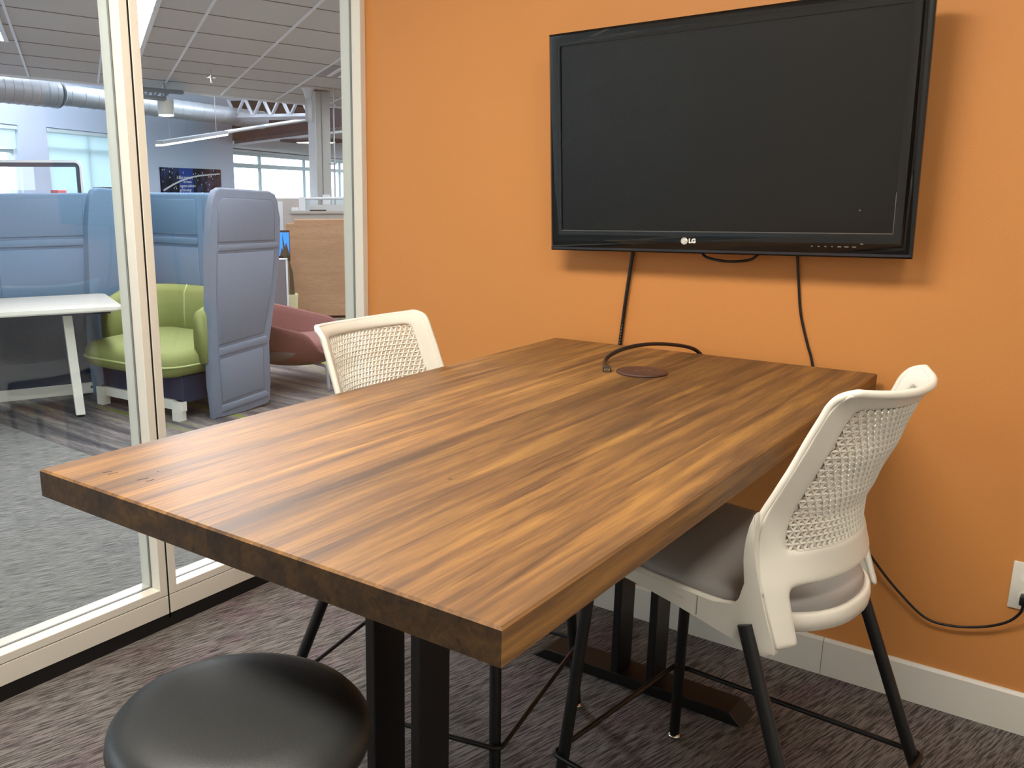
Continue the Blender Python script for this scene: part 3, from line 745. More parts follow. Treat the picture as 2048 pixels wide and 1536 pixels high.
def shade_mat():
    m = bpy.data.materials.new('shade_cloth'); m.use_nodes = True; N = m.node_tree.nodes; L = m.node_tree.links
    b = N['Principled BSDF']; b.inputs['Base Color'].default_value = (.80, .88, .90, 1); b.inputs['Roughness'].default_value = .9
    tr = N.new('ShaderNodeBsdfTranslucent'); tr.inputs[0].default_value = (.80, .92, .94, 1)
    mx = N.new('ShaderNodeMixShader'); mx.inputs[0].default_value = .6
    out = [n for n in N if n.type == 'OUTPUT_MATERIAL'][0]
    L.new(b.outputs[0], mx.inputs[1]); L.new(tr.outputs[0], mx.inputs[2]); L.new(mx.outputs[0], out.inputs[0]); return m
M_shade = shade_mat(); M_mull = mat('window_mullion', (150, 172, 178), .5); M_whitewin = mat('window_frame_white', (214, 226, 232), .5)
def window(name, Q, x0, x1, z0, z1, mulls, trans, shade=None, fmat=M_whitewin, mw=.05):
    p = frame_struct(name, Q)
    bm = new()
    for a in ((x0, x0+.05, z0, z1), (x1-.05, x1, z0, z1), (x0, x1, z0, z0+.05), (x0, x1, z1-.06, z1)): box(bm, a[0], a[1], .08, .16, a[2], a[3])
    obj('window_frame', bm, fmat, p)
    for x in mulls: obj('mullion', bx(x-mw/2, x+mw/2, .08, .16, z0, z1), M_mull, p)
    for z in trans: obj('transom', bx(x0, x1, .085, .155, z-mw/2, z+mw/2), M_mull, p)
    xs = [x0]+list(mulls)+[x1]
    for a, b in zip(xs, xs[1:]): obj('window_pane', bx(a, b, .115, .121, z0, z1), M_farglass, p)
    if shade:
        obj('roller_shade', bx(x0+.04, x1-.04, .03, .033, shade, z1-.05), M_shade, p)
        obj('shade_roller', bx(x0+.02, x1-.02, .0, .06, z1-.07, z1-.015), M_whitewin, p)
    return p
smA, zTr = sz(181, 300, Q1)
window('window_4', Q1, s0, s1, ZSILL, zt1, [smA], [zTr], shade=zTr-.9)
smB, zTr0 = sz(8, 300, Q1)
window('window_5', Q1, s3, s2, ZSILL, zt0, [(s3+s2)/2], [zTr0], shade=sz(20, 296, Q1)[1])
# poster
pa, pz1 = sz(318.4, 334.2, Q1); pb, _ = sz(439, 341, Q1); _, pz0 = sz(323, 412, Q1)
def poster_mat(W_, H_):
    m = bpy.data.materials.new('poster_print'); m.use_nodes = True; N = m.node_tree.nodes; L = m.node_tree.links
    b = N['Principled BSDF']; b.inputs['Roughness'].default_value = .8; b.inputs['Specular IOR Level'].default_value = .1
    tc = N.new('ShaderNodeTexCoord'); sp_ = N.new('ShaderNodeSeparateXYZ'); L.new(tc.outputs['Object'], sp_.inputs[0])
    n = N.new('ShaderNodeTexNoise'); n.inputs['Scale'].default_value = 3.5; n.inputs['Detail'].default_value = 6; L.new(tc.outputs['Object'], n.inputs['Vector'])
    rp = N.new('ShaderNodeValToRGB'); el = rp.color_ramp.elements
    el[0].position = .35; el[0].color = lin((16, 18, 30)); el[1].position = .75; el[1].color = lin((92, 72, 66)); k = el.new(.52); k.color = lin((36, 40, 62)); k = el.new(.62); k.color = lin((52, 68, 110))
    L.new(n.outputs['Fac'], rp.inputs[0])
    v = N.new('ShaderNodeTexVoronoi'); v.inputs['Scale'].default_value = 8; L.new(tc.outputs['Object'], v.inputs['Vector'])
    lt = N.new('ShaderNodeMath'); lt.operation = 'LESS_THAN'; lt.inputs[1].default_value = .16; L.new(v.outputs['Distance'], lt.inputs[0])
    g1 = N.new('ShaderNodeMath'); g1.operation = 'GREATER_THAN'; g1.inputs[1].default_value = W_*.27; L.new(sp_.outputs[0], g1.inputs[0])
    g2 = N.new('ShaderNodeMath'); g2.operation = 'LESS_THAN'; g2.inputs[1].default_value = W_*.50; L.new(sp_.outputs[0], g2.inputs[0])
    gm_ = N.new('ShaderNodeMath'); gm_.operation = 'MULTIPLY'; L.new(g1.outputs[0], gm_.inputs[0]); L.new(g2.outputs[0], gm_.inputs[1])
    mx = N.new('ShaderNodeMixRGB'); gs = N.new('ShaderNodeMath'); gs.operation = 'MULTIPLY'; gs.inputs[1].default_value = .75; L.new(gm_.outputs[0], gs.inputs[0]); L.new(gs.outputs[0], mx.inputs[0]); L.new(rp.outputs[0], mx.inputs[1]); mx.inputs[2].default_value = lin((52, 84, 178))
    mx2 = N.new('ShaderNodeMixRGB'); L.new(lt.outputs[0], mx2.inputs[0]); L.new(mx.outputs[0], mx2.inputs[1]); mx2.inputs[2].default_value = lin((225, 225, 235))
    L.new(mx2.outputs[0], b.inputs['Base Color']); return m
po = thing('wall_poster', 'dark night-city poster with white script lettering on the far office wall', 'poster', tuple(Q1+Wd*pa+Vector((0, 0, pz0-Q1.z))), ang1)
PWd, PHt = pb-pa, pz1-pz0
sheet = obj('printed_sheet', bx(0, PWd, -.03, -.002, 0, PHt), poster_mat(PWd, PHt), po)
ptx = mat('poster_lettering', (240, 240, 246), .5)
for body, fx_, fz_, hs in (('It takes long hours,', .36, .745, .105), ('the human,', .40, .635, .095), ('customer satisfaction', .40, .52, .095), ('and the energy', .36, .405, .10), ('to make it happen', .36, .30, .10)):
    text('lettering', body, PHt*hs*1.25, ptx, sheet, (0, 0, 0), Matrix.Translation((PWd*fx_, -.0315, PHt*fz_)) @ RX, extr=.0005, shear=.25)['kind'] = 'stuff'
obj('light_trail', tb(spline([(PWd*.02, -.032, PHt*.40), (PWd*.2, -.032, PHt*.58), (PWd*.4, -.032, PHt*.72), (PWd*.6, -.032, PHt*.80), (PWd*.97, -.032, PHt*.87)], 6), .018, 5), ptx, sheet)

# roof above the suspended ceiling
rf = struct('ceiling'); rf.name = 'ceiling_roof'
PL = Q1+Wd*(s3-8)
def flat(v, z=4.3): return Vector((v.x, v.y, z))
S_ = lambda i, k=0.0: O_+A_*i+B_*(JS+k)
bm = new(); quad_slab(bm, [flat(Vector((-.1, -12, 0))), flat(Vector((-.1, 26, 0))), flat(S_(14, .6)), flat(Q2+Wd*(30)), flat(Q2-Wd*8), flat(Q1), flat(PL), flat(Vector((PL.x, -12, 0)))], (0, 0, .1)); obj('roof_deck', bm, M_dark, rf)
# --- far hall behind the wall end: ceiling, beam, window wall
wf2 = frame_struct('wall_hall', Q2)
a0, z1h = sz(466, 297, Q2); a1, _ = sz(760, 320, Q2); am1, _ = sz(525, 320, Q2); am2, _ = sz(613, 320, Q2); am3, _ = sz(684, 330, Q2); _, zth = sz(525, 333, Q2); _, zsh = sz(600, 401, Q2); _, zt2 = sz(525, 309, Q2)
AL = a0-10
bm = new(); box(bm, AL, a1+12, 0, .3, 0, zsh); box(bm, AL, a0-3, 0, .3, zsh, z1h); box(bm, a1+2, a1+12, 0, .3, zsh, z1h)
obj('drywall', bm, mat('hall_wall', (186, 190, 190), .8), wf2)
obj('upper_wall', bx(AL, a1+12, 0, .3, z1h, 4.3), M_dark, wf2)
window('window_6', Q2, a0-3, a1+2, zsh, z1h, [a0-1, am1, am2, am3, a1], [zth, zt2], mw=.14)
for k, nm in enumerate(('leftmost', 'second', 'third', 'fourth', 'rightmost')):  # unseen lamps, added to brighten the far office wall
    q = S_(-5.0+1.7*k, 1.1); q = Vector((q.x, q.y, 3.45))
    fill_lamp = thing('added_fill_lamp', 'added unseen fill lamp above the office bulkhead, %s of the five' % nm, 'lamp', q, group='added fill lamps above the office bulkhead')
    bm = new(); lathe(bm, [(0, .30), (.10, .30), (.20, .12), (.22, .10), (.20, .10), (0, .12)], 20); obj('lamp_reflector', bm, M_truss, fill_lamp, auto=40)
    bm = new(); lathe(bm, [(0, -.06), (.10, -.045), (.16, 0), (.18, .06), (.17, .10), (0, .10)], 20); obj('diffuser', bm, mat('added_fill_diffuser', (255, 255, 255), .5, emit=(232, 242, 255), estr=130), fill_lamp, smooth=True)
    obj('lamp_stem', tb([(0, 0, .30), (0, 0, .85)], .012, 6), M_truss, fill_lamp)
b0_, b1_ = at(466, 288, 24.3), at(720, 256, 21.0)
bd = (b1_-b0_).normalized(); ex0 = b0_+bd*.05; ex1 = b1_+bd*1.5
be = struct('trim_2')
bm = new(); quad_slab(bm, [ex0, ex1, ex1+Vector((0, 0, .49)), ex0+Vector((0, 0, .49))], Vector((-bd.y, bd.x, 0))*.2 ); obj('fascia_beam', bm, M_beam, be)
bm = new(); quad_slab(bm, [ex0-Vector((0, 0, .05)), ex1-Vector((0, 0, .05)), ex1, ex0], Vector((-bd.y, bd.x, 0))*.1); obj('beam_edge', bm, M_tbar, be)
hc = struct('ceiling'); hc.name = 'ceiling_hall'
zc_ = min(ex0.z, ex1.z)
e0 = Q2+Wd*(a0-.5); e1 = Q2+Wd*(a1+10)
bm = new(); quad_slab(bm, [ex0, ex1, Vector((e1.x, e1.y, z1h+.02)), Vector((e0.x, e0.y, z1h+.02))], (0, 0, .08)); obj('ceiling_board', bm, mat('hall_ceiling', (216, 220, 224), .8), hc)
hl = thing('ceiling_light', 'round ceiling light in the far hall behind the column', 'light', at(632, 285, 20))
bm = new(); lathe(bm, [(0, 0), (.42, 0), (.42, .04), (0, .04)], 28); obj('diffuser', bm, M_emit_pend, hl)
bm = new(); lathe(bm, [(.42, -.01), (.75, .02), (.75, .05), (.42, .05)], 28); obj('light_rim', bm, M_beam, hl)

# --- column with fittings
cl = thing('concrete_column', 'square pale office column standing behind the wood counter', 'column', tuple(at(643, 425, 14.0)*1))
cb = at(643, 425, 14.0); cl.location = (cb.x, cb.y, 0); vd = Vector((cb.x-CAM.x, cb.y-CAM.y, 0)).normalized(); rv = Vector((vd.y, -vd.x, 0))
cl.rotation_euler = (0, 0, math.atan2(rv.y, rv.x)+R(28))
wcol = .235
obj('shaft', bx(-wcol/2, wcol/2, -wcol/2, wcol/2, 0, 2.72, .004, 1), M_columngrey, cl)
obj('pale_face', bx(-wcol/2-.006, -wcol/2, -wcol/2, wcol/2, 0, 2.72), M_column, cl)  # one face paler than the grey shaft
obj('conduit', tb([(-.02, -wcol/2-.012, 1.25), (-.02, -wcol/2-.012, 2.7)], .008, 8), M_truss, cl)
obj('junction_box', bx(-.06, .07, -wcol/2-.05, -wcol/2, 1.13, 1.28, .006, 1), M_column, cl)
bm = new(); lathe(bm, [(.03, 2.62), (.05, 2.66), (.075, 2.74), (.13, 2.80), (.155, 2.83), (.155, 2.85), (0, 2.85)], 24, (-.22, -.10, -.02)); obj('flared_cap', bm, M_column, cl, smooth=True)
obj('cap_stem', tb([(-.22, -.10, 2.61), (-.22, -.10, 2.30)], .05, 12), M_column, cl, smooth=True)
# conduit pipe right of the column
pp_ = thing('conduit_pipe', 'thin vertical conduit pipe right of the office column', 'pipe', tuple(Vector((at(671, 420, 13.6).x, at(671, 420, 13.6).y, 0))))
obj('pipe_run', tb([(0, 0, .9), (0, 0, 2.75)], .012, 8), M_truss, pp_)
for z in (1.7, 2.5): obj('pipe_clip', bx(-.09, .03, -.02, .02, z, z+.02), M_truss, pp_)

# --- wooden counter front, concrete ledge, railing
wb = at(692, 636, 9.96); vd = Vector((wb.x-CAM.x, wb.y-CAM.y, 0)).normalized(); rv = Vector((vd.y, -vd.x, 0)); ang = math.atan2(rv.y, rv.x)
wc = thing('wood_counter', 'tall wood veneer counter front in the office behind the maroon lounge chair', 'counter', (wb.x, wb.y, 0), ang+R(3))
obj('veneer_panel', bx(-.62, .55, 0, .04, .03, 1.01), M_veneer, wc)
obj('veneer_cap', bx(-.53, .55, .02, .42, 1.01, 1.05), M_veneer, wc)
obj('toe_kick', bx(-.60, .55, .05, .3, 0, .03), M_blackgap, wc)
obj('counter_body', bx(-.60, .55, .04, .40, .03, 1.01), M_veneer, wc)
lb = at(640, 455, 11.6)
le = thing('concrete_ledge', 'grey concrete half wall behind the wood counter', 'half wall', (lb.x, lb.y, 0), ang)
obj('ledge_wall', bx(-.36, 1.6, 0, .25, 0, 1.07), M_concrete, le); obj('ledge_cap', bx(-.36, 1.6, -.02, .27, 1.07, 1.10), M_concrete, le)
obj('dark_tray', bx(-.12, .08, .02, .12, 1.10, 1.115), M_blackgap, le)
ra_ = thing('stair_railing', 'white stair railing beside the office column', 'railing', (at(606, 425, 12.4).x, at(606, 425, 12.4).y, 0), ang)
obj('railing_post', bx(-.05, .03, 0, .05, .3, 1.26), M_column, ra_)
obj('railing_panel', bx(.08, .82, .02, .04, .5, 1.16), mat('railing_panel', (176, 178, 178), .6), ra_)
obj('railing_rail', tb([(0, .03, 1.24), (.85, .03, 1.25)], .018, 8), M_column, ra_)
for k in range(3): obj('railing_baluster', tb([(1.0+.05*k, .03, 1.22), (1.25+.06*k, .03, .9)], .012, 6), M_column, ra_)
# grey cabinet / screen, plant, monitor between wing and counter
gp = at(566, 560, 8.6)
gd = thing('grey_divider', 'grey felt desk divider with pale edge right of the tall booth wing', 'divider', (gp.x, gp.y, 0), ang)
obj('divider_panel', bx(-.35, .03, 0, .05, .05, .74, .008, 1), M_greyfelt, gd, auto=40); obj('divider_edge', bx(.03, .045, -.002, .052, .05, .75), M_column, gd); obj('divider_cap', bx(-.35, .045, -.002, .052, .74, .752), M_column, gd)
mp_ = at(569, 480, 9.4)
mo = thing('desk_monitor', 'small monitor with a bright blue picture behind the grey divider', 'monitor', (mp_.x, mp_.y, 0), ang)
obj('screen_picture', bx(-.08, .045, 0, .02, .72, .95), M_bluepic, mo); obj('screen_housing', bx(-.5, .05, .02, .05, .66, .97), M_tvback, mo)
ob_ = new(); prism(ob_, [(-.05, .72), (.045, .72), (.045, .74), (.015, .85), (-.01, .76), (-.03, .80)], 'y', -.006, -.001); obj('picture_rock', ob_, mat('picture_rock', (60, 52, 44), .6), mo)
obj('stand', bx(-.28, -.22, .03, .06, 0, .7), M_tvback, mo)
ppos = at(578, 575, 9.3)
pt = thing('potted_plant', 'tall leaf plant in a cream pot between grey divider and wood counter', 'plant', (ppos.x, ppos.y, 0), ang)
bm = new(); lathe(bm, [(0, .08), (.08, .08), (.085, .30), (.09, .315), (.09, .345), (.075, .345), (.07, .33), (0, .33)], 20); obj('pot', bm, M_pot, pt, auto=40)
for k, (dx, tp) in enumerate(((-.02, .95), (.03, .72), (-.05, .60))):
    bm = new(); prism(bm, [(dx-.022, .33), (dx+.028, .33), (dx+.015, .33+(tp-.33)*.6), (dx-.03, tp), (dx-.02, .33+(tp-.33)*.5)], 'y', -.03+.03*k, -.024+.03*k); obj('leaf', bm, M_leaf, pt)
obj('pot_stand', bx(-.08, .09, -.05, .05, 0, .08), M_column, pt)
# printer-like fixture on post
hk = at(575, 425, 12.8)
cp = thing('wall_cabinet', 'pale panelled cabinet far behind the tall booth wing', 'cabinet', (hk.x, hk.y, 0), ang)
obj('cabinet_body', bx(-.22, .18, 0, .3, 0, 1.24), mat('cabinet_taupe', (170, 164, 160), .6), cp); obj('cabinet_door', bx(-.18, -.06, -.012, 0, .55, 1.20), M_column, cp); obj('phone_unit', bx(.05, .15, -.03, 0, .86, 1.12, .01, 1), M_column, cp)

# --- ducts
def duct_seg(bm, a, b, ra__, rb__, n=28): tube(bm, [a, b], [ra__, rb__], n)
dk = thing('air_duct', 'long round galvanised air duct along the far office wall', 'duct', at(115, 188, 10.6))
P1, P2, P3, P4 = at(-30, 173, 14.5), at(113, 188, 15.0), at(120, 189, 15.05), at(522, 240, 17.8)
bm = new(); duct_seg(bm, P1, P2, .196, .196); obj('duct_section', bm, M_galv, dk, auto=40, world=True)
bm = new(); duct_seg(bm, P3, P4, .152, .152); obj('duct_section', bm, M_galv, dk, auto=40, world=True)
bm = new(); duct_seg(bm, P2, P3, .204, .158); obj('duct_collar', bm, M_galv, dk, auto=40, world=True)
for k in range(26):
    f_ = (k+.5)/26
    for (a, b, r_, lo_, hi_) in ((P1, P2, .198, 0, 8), (P3, P4, .154, 8, 26)):
        if lo_ <= k < hi_:
            q = a.lerp(b, (k-lo_+.5)/(hi_-lo_)); d_ = (b-a).normalized()
            bm = new(); tube(bm, [q-d_*.006, q+d_*.006], r_+.003, 28); obj('spiral_seam', bm, M_galv, dk, auto=40, world=True)
bm = new(); tube(bm, [P4-(P4-P3).normalized()*.02, P4+(P4-P3).normalized()*.04], .162, 28); obj('end_collar', bm, M_galv, dk, auto=40, world=True)
# --- roof truss
tr = thing('roof_truss', 'grey steel roof truss above the air duct', 'truss', at(560, 215, 16))
ta_, tb__ = at(455, 196, 17.5), at(640, 190, 15.5); la, lb_ = at(455, 236, 17.5), at(640, 232, 15.5)
obj('top_chord', tb([ta_, tb__], .05, 4), M_truss, tr, world=True); obj('bottom_chord', tb([la, lb_], .05, 4), M_truss, tr, world=True)
for k in range(5):
    a = ta_.lerp(tb__, k/5); b = la.lerp(lb_, (k+.5)/5); c = ta_.lerp(tb__, (k+1)/5)
    obj('web_bar', tb([a, b], .03, 6), M_truss, tr, world=True); obj('web_bar', tb([b, c], .03, 6), M_truss, tr, world=True)
tr2 = thing('roof_truss', 'short stretch of grey roof truss above the cylinder pendant', 'truss', at(310, 195, 13))
a, b = at(282, 178, 13), at(365, 185, 14); c, d_ = at(282, 193, 13), at(330, 198, 13.6)
obj('top_chord', tb([a, b], .03, 4), M_truss, tr2, world=True); obj('bottom_chord', tb([c, d_], .03, 4), M_truss, tr2, world=True)
for k in range(3):
    obj('web_bar', tb([a.lerp(b, k*.25), c.lerp(d_, k*.33+.2)], .016, 6), M_truss, tr2, world=True); obj('web_bar', tb([c.lerp(d_, k*.33+.2), a.lerp(b, k*.25+.2)], .016, 6), M_truss, tr2, world=True)
# --- pendants
pn = thing('linear_pendant', 'long slim pendant lamp glowing in front of the far office wall', 'lamp', at(385, 279, 11.5))
pa_, pb_ = at(318, 289, 14.2), at(450, 268, 16.4); dd = (pb_-pa_).normalized(); sd = Vector((-dd.y, dd.x, 0)).normalized()*.058
bm = new(); quad_slab(bm, [pa_-sd, pb_-sd, pb_+sd, pa_+sd], (0, 0, .05)); obj('lamp_housing', bm, M_truss, pn, world=True)
bm = new(); o3 = Vector((0, 0, -.022)); quad_slab(bm, [pa_-sd*.9+o3, pb_-sd*.9+o3, pb_+sd*.9+o3, pa_+sd*.9+o3], (0, 0, .022)); obj('diffuser', bm, M_emit_pend, pn, world=True)
for q, top in ((pa_.lerp(pb_, .85), 1.05), (pa_.lerp(pb_, .15), 1.0)): obj('suspension_wire', tb([q+Vector((0, 0, .05)), q+Vector((0, 0, top))], .004, 5), M_truss, pn, world=True)
pe = at(622, 238, 17.0); bm = new(); tube(bm, [pb_+Vector((0, 0, .03)), pe], .03, 8); obj('support_bar', bm, M_column, pn, world=True)
cy = thing('cylinder_pendant', 'white cylinder pendant lamp hanging in front of the air duct', 'lamp', at(332.5, 230, 13.7))
bm = new(); lathe(bm, [(0, 0), (.106, 0), (.109, .01), (.109, .20), (.104, .206), (0, .206)], 28); obj('lamp_shade', bm, M_white, cy, auto=40)
bm = new(); lathe(bm, [(0, -.012), (.098, -.012), (.10, 0), (0, 0)], 28); obj('diffuser', bm, M_emit_pend, cy)
obj('pendant_stem', tb([(0, 0, .20), (0, 0, .9)], .012, 8), M_truss, cy)

# --- lounge booth: wings, back screen, sofa
BX = -2.03; heading = R(-4)
bo = thing('booth_screen', 'tall blue felt lounge booth screen with a grey-blue padded wing', 'booth screen', (BX, .87, 0), R(2.0))
def wing_prof():
    fr = [(.003, .0), (-.006, .20), (-.006, .43), (.010, .75), (.034, 1.12), (.060, 1.28), (.075, 1.34), (.10, 1.378), (.14, 1.394)]
    re = [(.55, 1.372), (.60, 1.350), (.622, 1.30), (.630, 1.20), (.628, 1.03), (.60, .90), (.545, .65), (.492, .43), (.484, .38), (.483, .15), (.487, .04), (.46, .012), (.25, .004)]
    return fr+re
def wing(xc, m, nm, dy=0):
    bm = new(); prism(bm, [(y+dy, z) for y, z in wing_prof()], 'x', xc-.028, xc+.028, .014, 3); return obj(nm, bm, m, bo, auto=45)
wn = wing(0, M_bluegrey, 'wing_panel')
def padz(nm, poly, parent, m, x0, x1):
    bm = new(); prism(bm, poly, 'x', x0, x1, .008, 2); return obj(nm, bm, m, parent, auto=45)
X0, X1 = .026, .036
padz('wing_pad', [(.090, 1.075), (.570, 1.065), (.578, 1.28), (.555, 1.318), (.15, 1.338), (.105, 1.30)], wn, M_bluegrey, X0, X1)
padz('wing_pad', [(.055, .455), (.440, .485), (.530, .80), (.566, 1.005), (.080, 1.008), (.062, .75)], wn, M_bluegrey, X0, X1)
padz('wing_pad', [(.060, .095), (.425, .125), (.430, .40), (.055, .372)], wn, M_bluegrey, X0, X1)
padz('wing_band', [(.090, 1.022), (.60, 1.018), (.612, 1.036), (.60, 1.054), (.090, 1.060)], wn, M_bluegrey, X0-.002, X1+.002)
padz('wing_band', [(.055, .388), (.46, .415), (.47, .44), (.46, .466), (.055, .436)], wn, M_bluegrey, X0-.002, X1+.002)
padz('wing_band', [(.055, .035), (.44, .062), (.465, .085), (.44, .108), (.055, .078)], wn, M_bluegrey, X0-.002, X1+.002)
wing(-1.20, M_blue, 'wing_panel')
bs = obj('back_screen', bx(-1.17, -.03, .50, .56, .10, 1.36, .02, 3), M_blue, bo, auto=45)
for (a, b, c, d_) in ((-1.12, -.62, 1.08, 1.32), (-.56, -.08, 1.08, 1.32), (-1.12, -.62, .50, 1.00), (-.56, -.08, .50, 1.00)):
    bm = new(); prism(bm, [(a, c), (b, c), (b, d_), (a, d_)], 'y', .494, .502, .006, 2); obj('screen_pad', bm, M_blue, bs, auto=45)
for (a, b) in ((-1.12, -.62), (-.56, -.08)):
    bm = new(); prism(bm, [(a, 1.015), (b, 1.015), (b, 1.065), (a, 1.065)], 'y', .490, .502, .008, 2); obj('screen_band', bm, M_blue, bs, auto=45)
# sofa
def make_sofa(loc, rot, label):
    so = thing('green_sofa', label, 'sofa', loc, rot)
    bm = new()
    for k, (z, ins) in enumerate(((.27, .07), (.29, .02), (.34, -.005), (.39, .0), (.425, .03), (.44, .09))):
        pts = rrect(-.45+ins, .45-ins, -.36+ins, .34-ins*.3, max(.02, .17-ins), 6)
        ring = [bm.verts.new((x, y, z+(.018 if y > 0 else 0)*(k > 3))) for x, y in pts]
        if k == 0: bm.faces.new(ring[::-1])
        else:
            n = len(ring)
            for q in range(n): bm.faces.new((prev[q], prev[(q+1) % n], ring[(q+1) % n], ring[q]))
        prev = ring
    bm.faces.new(prev)
    sc_ = obj('seat_cushion', bm, M_green, so, smooth=True)
    loop = [(x, y, .345) for x, y in rrect(-.456, .456, -.366, .34, .17, 6)]
    obj('piping', tb(loop, .006, 6, closed=True), M_greenseam, sc_, smooth=True)
    # curved backrest wrapping to the sides
    path = [(-.465, -.10), (-.465, .10), (-.44, .27), (-.36, .355), (-.2, .385), (0, .39), (.2, .385), (.36, .355), (.44, .27), (.465, .10), (.465, -.10)]
    pth = spline([(x, y, 0) for x, y in path], 4)
    bm = new(); sec = [(-.05, .40), (-.055, .55), (-.045, .70), (-.02, .745), (.02, .745), (.045, .70), (.05, .55), (.05, .36), (0, .34)]
    rr = []
    for i, p_ in enumerate(pth):
        a = pth[max(0, i-1)]; b = pth[min(len(pth)-1, i+1)]; d_ = (b-a).normalized(); nrm = Vector((-d_.y, d_.x, 0))
        e_ = min(i, len(pth)-1-i)/4; hs = 1 if e_ > 1 else .80+.20*e_
        rr.append([bm.verts.new(p_+nrm*o_+Vector((0, 0, .34+(z-.34)*hs))) for o_, z in sec])
    for A, B in zip(rr, rr[1:]):
        n = len(A)
        for q in range(n): bm.faces.new((A[q], A[(q+1) % n], B[(q+1) % n], B[q]))
    bm.faces.new(rr[0][::-1]); bm.faces.new(rr[-1])
    br = obj('backrest', bm, M_green, so, smooth=True)
    for sx in (-.18, .18): obj('backrest_seam', tb([(sx, .335, .44), (sx, .330, .56), (sx, .340, .70), (sx, .37, .752)], .005, 6), M_greenseam, br, smooth=True)
    obj('sofa_base', bx(-.40, .40, -.20, .33, .10, .28, .01, 1), M_navy, so)
    for sx in (-.38, .38):
        for sy in (-.22, .28): obj('sofa_leg', bx(sx-.03, sx+.03, sy-.03, sy+.03, 0, .12), M_white, so)
    obj('base_rail', bx(-.42, .42, -.22, -.19, .06, .12), M_white, so)
    return so
so1 = make_sofa((-2.545, .928, 0), R(2), 'green upholstered sofa in front of the blue booth screen beside the white table')
so2 = make_sofa((-2.77, -1.02, 0), R(206), 'green sofa at the left edge on the near side of the white table')
# partition panel between the sofas
pA, pB = Vector((-3.66, -.10, 0)), Vector((-3.24, .915, 0)); pd = (pB-pA).normalized()
pr_ = thing('blue_partition', 'long blue felt partition panel behind the white table', 'partition', tuple(pA), math.atan2(pd.y, pd.x))
LN = (pB-pA).length
pan = obj('upper_panel', bx(-1.0, LN-.0, 0, .05, .62, 1.36, .014, 3), M_blue, pr_, auto=45)
for (a, b, c, d_) in ((-.93, -.06, 1.08, 1.325), (.0, .44, 1.08, 1.325), (.50, LN-.05, 1.08, 1.325), (-.93, -.06, .66, 1.00), (.0, .44, .66, 1.00), (.50, LN-.05, .66, 1.00)):
    bm = new(); prism(bm, [(a, c), (b, c), (b, d_), (a, d_)], 'y', -.007, .002, .006, 2); obj('panel_pad', bm, M_blue, pan, auto=45)
for (a, b) in ((-.93, -.06), (.0, .44), (.50, LN-.05)):
    bm = new(); prism(bm, [(a, 1.015), (b, 1.015), (b, 1.065), (a, 1.065)], 'y', -.010, .002, .008, 2); obj('panel_band', bm, M_blue, pan, auto=45)
obj('lower_panel', bx(-1.0, LN-.02, .01, .04, .07, .62), M_navy, pr_)
rl = obj('bottom_rail', bx(-1.0, LN, -.004, .054, .0, .075, .003, 1), M_white, pr_)
for x in (LN-.03, LN-.085): obj('rail_hole', bx(x-.009, x+.009, -.0055, -.003, .035, .052), M_blackgap, rl)
# white table of the booth
tcs = [onz(-120, 589, .70), onz(213, 582.7, .70), onz(285, 603, .70), onz(243.6, 609.5, .70), onz(24, 617.6, .70)]
wt = thing('white_table', 'pale laminate table with tapered white leg in front of the blue partition', 'table', (-3.0, .45, 0), R(64.5))
# local x along the table, local y to the partition
bm = new(); prism(bm, rrect(-1.0, .35, -.46, .31, .05, 6), 'z', .672, .70, .004, 2); obj('table_top', bm, M_laminate, wt, auto=40)
bm = new(); prism(bm, rrect(-1.003, .353, -.463, .313, .05, 6), 'z', .680, .696); obj('table_edge', bm, M_white, wt)
def leg_box(bm, a, b, s): 
    A = Vector(a); B = Vector(b); quad_slab(bm, [A+Vector((-s, -s, 0)), A+Vector((s, -s, 0)), A+Vector((s, s, 0)), A+Vector((-s, s, 0))], B-A)
loc_leg = (Matrix.Rotation(-wt.rotation_euler.z, 4, 'Z') @ (Vector((-2.725, .40, 0))-Vector(wt.location)))
bm = new(); leg_box(bm, (loc_leg.x, loc_leg.y, .018), (loc_leg.x-.02, loc_leg.y+.10, .672), .027); lg = obj('leg', bm, M_white, wt)
bm = new(); lathe(bm, [(0, 0), (.02, 0), (.02, .012), (.008, .018), (0, .018)], 14, (loc_leg.x, loc_leg.y, 0)); obj('glide', bm, M_blackgap, lg)
bm = new(); leg_box(bm, (-.9, loc_leg.y, .0), (-.9, loc_leg.y+.10, .672), .027); obj('leg', bm, M_white, wt)
obj('apron', bx(-.95, .30, -.30, .24, .64, .672), M_navy, wt)

# --- maroon lounge chair
lo = thing('lounge_chair', 'low maroon upholstered lounge chair behind the tall booth wing', 'lounge chair', (-2.42, 1.98, 0), R(0))
# local: front towards +x+y (right in view); built from a swept shell
lo.rotation_euler = (0, 0, R(30))
bm = new(); rr = []; nA = 33
for i in range(nA):
    th = R(-128+256*i/(nA-1)); f_ = abs(th)/R(128)
    x = -.40*math.cos(th)*(1.0 if abs(th) < R(90) else 1.35); y = .40*math.sin(th) if abs(th) < R(90) else .40*math.copysign(1, th)*(1-.10*(f_-.7))
    ht = .60-.22*f_**1.3-(.10 if f_ > .93 else 0)
    rr.append([Vector((x*.80, y*.80, .20)), Vector((x*.93, y*.93, .26)), Vector((x*1.0, y*1.0, .26+(ht-.26)*.5)), Vector((x*1.08, y*1.06, ht)), Vector((x*1.03, y*1.01, ht+.012)), Vector((x*.90, y*.90, .26+(ht-.26)*.5)), Vector((x*.80, y*.80, .30))])
V_ = [[bm.verts.new(v) for v in r_] for r_ in rr]
for A, B in zip(V_, V_[1:]):
    for k in range(6): bm.faces.new((A[k], A[k+1], B[k+1], B[k]))
